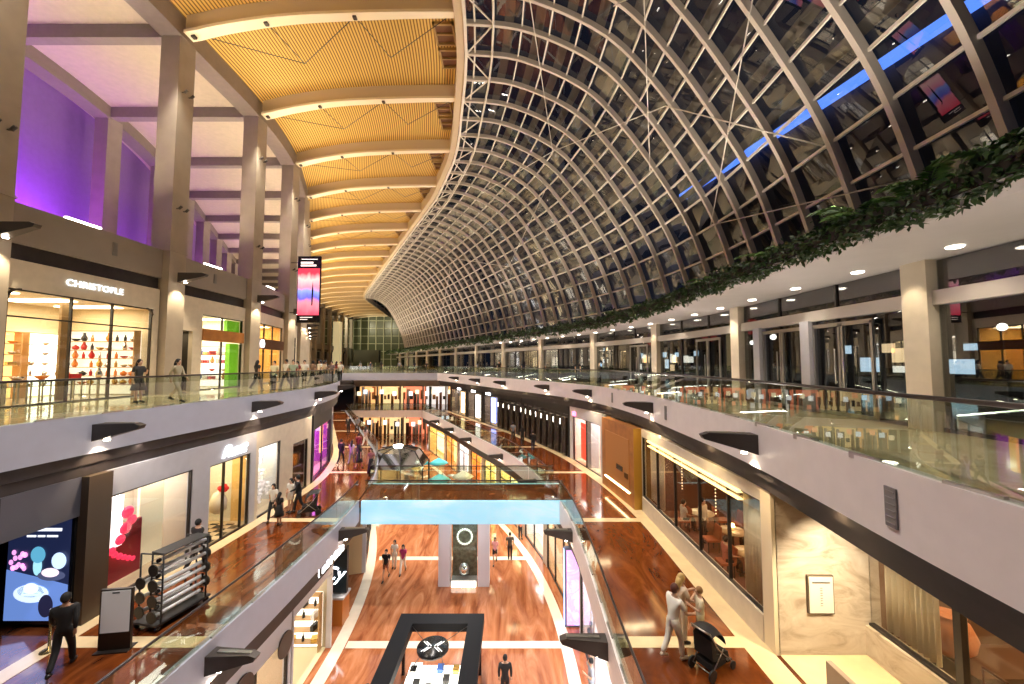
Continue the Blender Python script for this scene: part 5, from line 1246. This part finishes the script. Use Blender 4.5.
for i, (x, y) in enumerate(((7.2, 11.9), (7.2, 13.9), (7.2, 16.6))):
    o = bpy.data.objects.new('bead_strand', hme); COL.objects.link(o); o.location = (x, y, -2.25); tag(o, 'hanging strand of glowing beads behind the long restaurant window', 'bead strand', 'bead strands in the restaurant'); o['kind'] = 'thing'
# near restaurant: pot, rail, sideboard
pt_ = MB().lathe([(.001, 0), (.22, 0), (.5, .3), (.56, .6), (.42, .95), (.3, 1.05), (.36, 1.12), (.3, 1.12), (.24, 1.04)], 28).build('clay_pot', mat('terracotta', (.60, .22, .08), .6, noise=.15)); pt_.scale = (.8, .8, .8); pt_.location = (9.95, 9.1, -5.65+.55); tag(pt_, 'large round terracotta pot behind the near restaurant glass', 'pot')
sb = empty('sideboard', (11.0, 8.9, ZB1+.012), 0, 'long low brown sideboard that carries the terracotta pot', 'sideboard'); MB().box(-1.2, 1.6, -.45, .5, 0, .58).build('body', mat('dark walnut', (.08, .04, .02), .4), sb); MB().box(-1.25, 1.65, -.48, .53, .58, .588).build('top', mat('walnut top', (.14, .07, .035), .3), sb)
m = MB(); m.tube([(9.6, 8.2, -4.7), (9.6, 2, -4.7)], .03, 6)
for k in range(4): m.tube([(9.6, 8.2-2*k, -4.7), (9.6, 8.2-2*k, ZB1+.01)], .02, 6)
tag(m.build('hand_rail', mat('brown rail', (.12, .05, .03), .3)), 'thin brown hand rail inside the near restaurant window', 'rail')
MB_ = MB().box(9.6, 9.9, 1.5, 7.6, -3.0, -2.75); tag(MB_.build('timber_beam', mat('orange timber', (.62, .28, .08), .4)), 'long orange timber beam behind the near restaurant glass', 'beam')

# ---------------------------------------------------------------- planter greenery
def leaves(name, pts, m, label, kind=None, cat='plants', seed=1, parent=None):
    rnd = random.Random(seed); mb = MB()
    for (p, L, w_, d) in pts:
        d = Vector(d).normalized(); s = d.cross(Vector((rnd.uniform(-1, 1), rnd.uniform(-1, 1), .6))).normalized()*w_; p = Vector(p); q = p+d*L*.5+Vector((0, 0, .05*L)); e_ = p+d*L-Vector((0, 0, .12*L))
        b = len(mb.v); mb.v += [tuple(p), tuple(q+s), tuple(e_), tuple(q-s)]; mb.f.append((b, b+1, b+2, b+3))
    o = mb.build(name, m, parent, recalc=False)
    if label: tag(o, label, cat, None, kind)
    return o
rnd = random.Random(11); P1 = []; P2 = []
y = 3.0
while y < 100:
    dens = 900 if y < 14 else (380 if y < 30 else 90); sc = .9 if y < 14 else (1.4 if y < 30 else 2.3); st = .5
    for k in range(int(dens*st)):
        bump = .30+.25*math.sin(y*1.7)+.18*math.sin(y*4.1+1)
        if rnd.random() < .5: dn = rnd.uniform(-.16, .10); hgt = rnd.uniform(-.40, .06)+.05*math.sin(y*3)
        else: dn = rnd.uniform(.05, 1.5); hgt = rnd.uniform(0, .10+.6*max(.05, bump))
        yy = y+rnd.uniform(0, st); x = axis(yy)+6.62+dn
        d = (rnd.uniform(-.7, .6), rnd.uniform(-1, 1), rnd.uniform(-.6, .8))
        (P1 if rnd.random() < .85 else P2).append(((x, yy, 4.2+hgt), .15*sc, .04*sc, d))
    y += st
leaves('foliage', P1+P2, M['leaf'], 'dense dark green trailing plants along the white canopy edge', 'stuff')
def palm(x, y, s, sd):
    r_ = random.Random(sd); o = empty('palm_plant', (x, y, 4.3), r_.uniform(0, 6), nth(i)+' feathery light green palm rising from the canopy planter', 'plant', 'palms in the canopy planter'); pts = []
    st = MB()
    for f in range(9):
        a = f*2*math.pi/9+r_.uniform(-.3, .3); L = s*r_.uniform(.8, 1.15); el = r_.uniform(.7, 1.2); prev = None; path = []
        for k in range(9):
            t = k/8; rr = L*t*math.cos(el)*(1+.4*t); z = L*(t*math.sin(el)*1.2-.75*t*t*.9); path.append(Vector((rr*math.cos(a), rr*math.sin(a), z)))
        st.tube(path, .012, 4)
        for k in range(1, 9):
            dd = (path[k]-path[k-1]).normalized(); sd_ = dd.cross(Vector((0, 0, 1))).normalized()
            for q in (-1, 1):
                for h_ in (0, .5): pts.append((path[k]-dd*h_*.1, .34*s*(1-.6*k/9), .034, sd_*q+dd*.7+Vector((0, 0, -.2))))
    st.build('stem', M['leaf2'], o); leaves('frond', pts, M['leaf2'], None, parent=o)
for i, (y, dn, s) in enumerate(((5.6, .7, 1.0), (6.9, .9, 1.15), (7.9, .6, 1.2), (8.9, 1.0, 1.0), (10.6, .6, .9), (12.6, .9, .8), (14.2, .6, .85), (17, .8, .9), (20, .7, .9), (24, .7, 1))): palm(axis(y)+6.7+dn, y, s, i)

# ---------------------------------------------------------------- cafe beyond the bridge
cz_ = empty('glass_kiosk', (-11.6, 39.8, ZB2), R(20), 'mirrored faceted glass kiosk in the far lower hall', 'kiosk')
m = MB(); pr = [(3.1, 0), (3.1, 2.6), (2.1, 3.9), (.001, 4.3)]; n = 8
m.lathe(pr, n); m.sm = set(); m.build('faceted_shell', M['mirror'], cz_)
m = MB()
for k in range(n):
    a = 2*math.pi*k/n; q = [(r_*math.cos(a)*1.01, r_*math.sin(a)*1.01, z) for r_, z in pr]
    for u, v in zip(q, q[1:]): m.bar(u, v, .08)
m.build('rib_frame', M['dark2'], cz_); MB().lathe([(.001, 4.3), (.5, 4.25), (.5, 4.35), (.001, 4.4)], 8).build('crown_light', M['lampc'], cz_)
for i, (x, y, c, nm) in enumerate(((-7.8, 41.5, (.1, .65, .7), 'turquoise'), (-6.6, 35.6, (.15, .6, .65), 'nearer turquoise'), (-4.6, 36.6, (.8, .75, .6), 'cream'))):
    r = empty('parasol', (x, y, ZB2), 0, '%s cafe parasol in the lower hall beyond the bridge' % nm, 'parasol'); MB().lathe([(1.05, 2.1), (.5, 2.4), (.02, 2.65)], 8).build('canopy', mat('canopy '+nm, c, .6, emit=.2), r); MB().lathe([(.25, 0), (.25, .05), (.025, .06), (.025, 2.6)], 10).build('pole', M['railm'], r)
    r = empty('cafe_table', (x+1.3, y+.3, ZB2), 0, 'small round cafe table beside the %s parasol' % nm, 'table'); MB().lathe([(.001, .72), (.4, .72), (.4, .75), (.001, .75)], 16).build('table_top', g_white, r); MB().lathe([(.2, 0), (.03, .03), (.03, .72)], 8).build('pedestal', M['railm'], r)
    for s_ in (-1, 1): chair(x+1.3+s_*.65, y+.3, ZB2, -90*s_, 'cafe chair at a small table beyond the bridge', (.3, .3, .3), 'cafe chairs beyond the bridge')
# ---------------------------------------------------------------- night street outside the right glass
rnd = random.Random(5)
for i, (x, y, w_, h_) in enumerate(((27, 20, 26, 4.6), (19.5, 50, 22, 4.4), (40, -6, 12, 9), (24, 108, 26, 14))):
    b = empty('building', (x, y, -.36), 0, 'night building outside the entrance glass, %s in line, with lit windows' % 'first second third fourth fifth sixth seventh eighth'.split()[i], 'building')
    MB().box(0, 12, -w_/2, w_/2, 0, h_).build('wall', mat('night wall', (.03, .03, .04), .7), b)
    for k in range(3):
        m = MB(); c = ((1, .95, .85), (.6, .8, 1), (1, .7, .4))[k]
        for q in range(10):
            yy = rnd.uniform(-w_/2+.6, w_/2-1.6); zz = rnd.choice((.9, 1.2, 1.9, 2.6, 3.4, 5, 6.5)); 
            if zz < h_-1.5: m.box(-.05, 0, yy, yy+rnd.uniform(.5, 1.8), zz, zz+rnd.uniform(.4, 1.1))
        o = m.build('lit_window', emit('street glow %d' % k, c, 2.5), b); o['kind'] = 'stuff'
for i in range(9):
    y = 4+7*i; r = empty('street_lamp', (17+(i % 3)*3, y, -.36), 0, nth(i)+' street lamp glowing on the night plaza outside the entrance glass', 'street lamp', 'street lamps on the plaza')
    MB().lathe([(.1, 0), (.05, .1), (.04, 3.4)], 8).build('pole', M['dark2'], r); MB().ball((0, 0, 3.55), .18, n=10, m=7).build('globe', emit('globe', (1, .95, .85), 10), r)
for i in range(5):
    y = 5+6*i; r = empty('hanging_lantern', (10.6+1.2*(i % 2), y, 3.1), 0, nth(i)+' red paper lantern hanging outside the entrance glass', 'lantern', 'red lanterns outside the entrance')
    MB().ball((0, 0, 0), .42, 1, 1, .8, 14, 9).build('lantern_body', emit('lantern red', (.8, .06, .08), .55), r); MB().lathe([(.12, .3), (.12, .36)], 10).build('cap', M['black'], r)
tw = empty('building', (44, 28, -.36), R(12), 'dark tower block outside the glass vault with blue lit roof edges', 'building')
MB().box(-2, 10, -14, 44, 0, 33).build('wall', mat('night wall', (.03, .03, .04), .7), tw); MB().box(-3, 10.5, -15, 45, 33, 33.8).build('roof_edge', emit('blue roof edge', (.08, .2, .85), 3), tw)
# purple lights on the upper terrace
for i in range(1, 9):
    y = YC[i]+3.3
    light('purple_wash', 'AREA', (OUT(y)-.35, y, 6.75), 800 if i < 4 else 380, (.50, .10, 1), .35, target=(OUT(y)-1.55, y, 8.6), sy=4.2).data.spread = R(120)
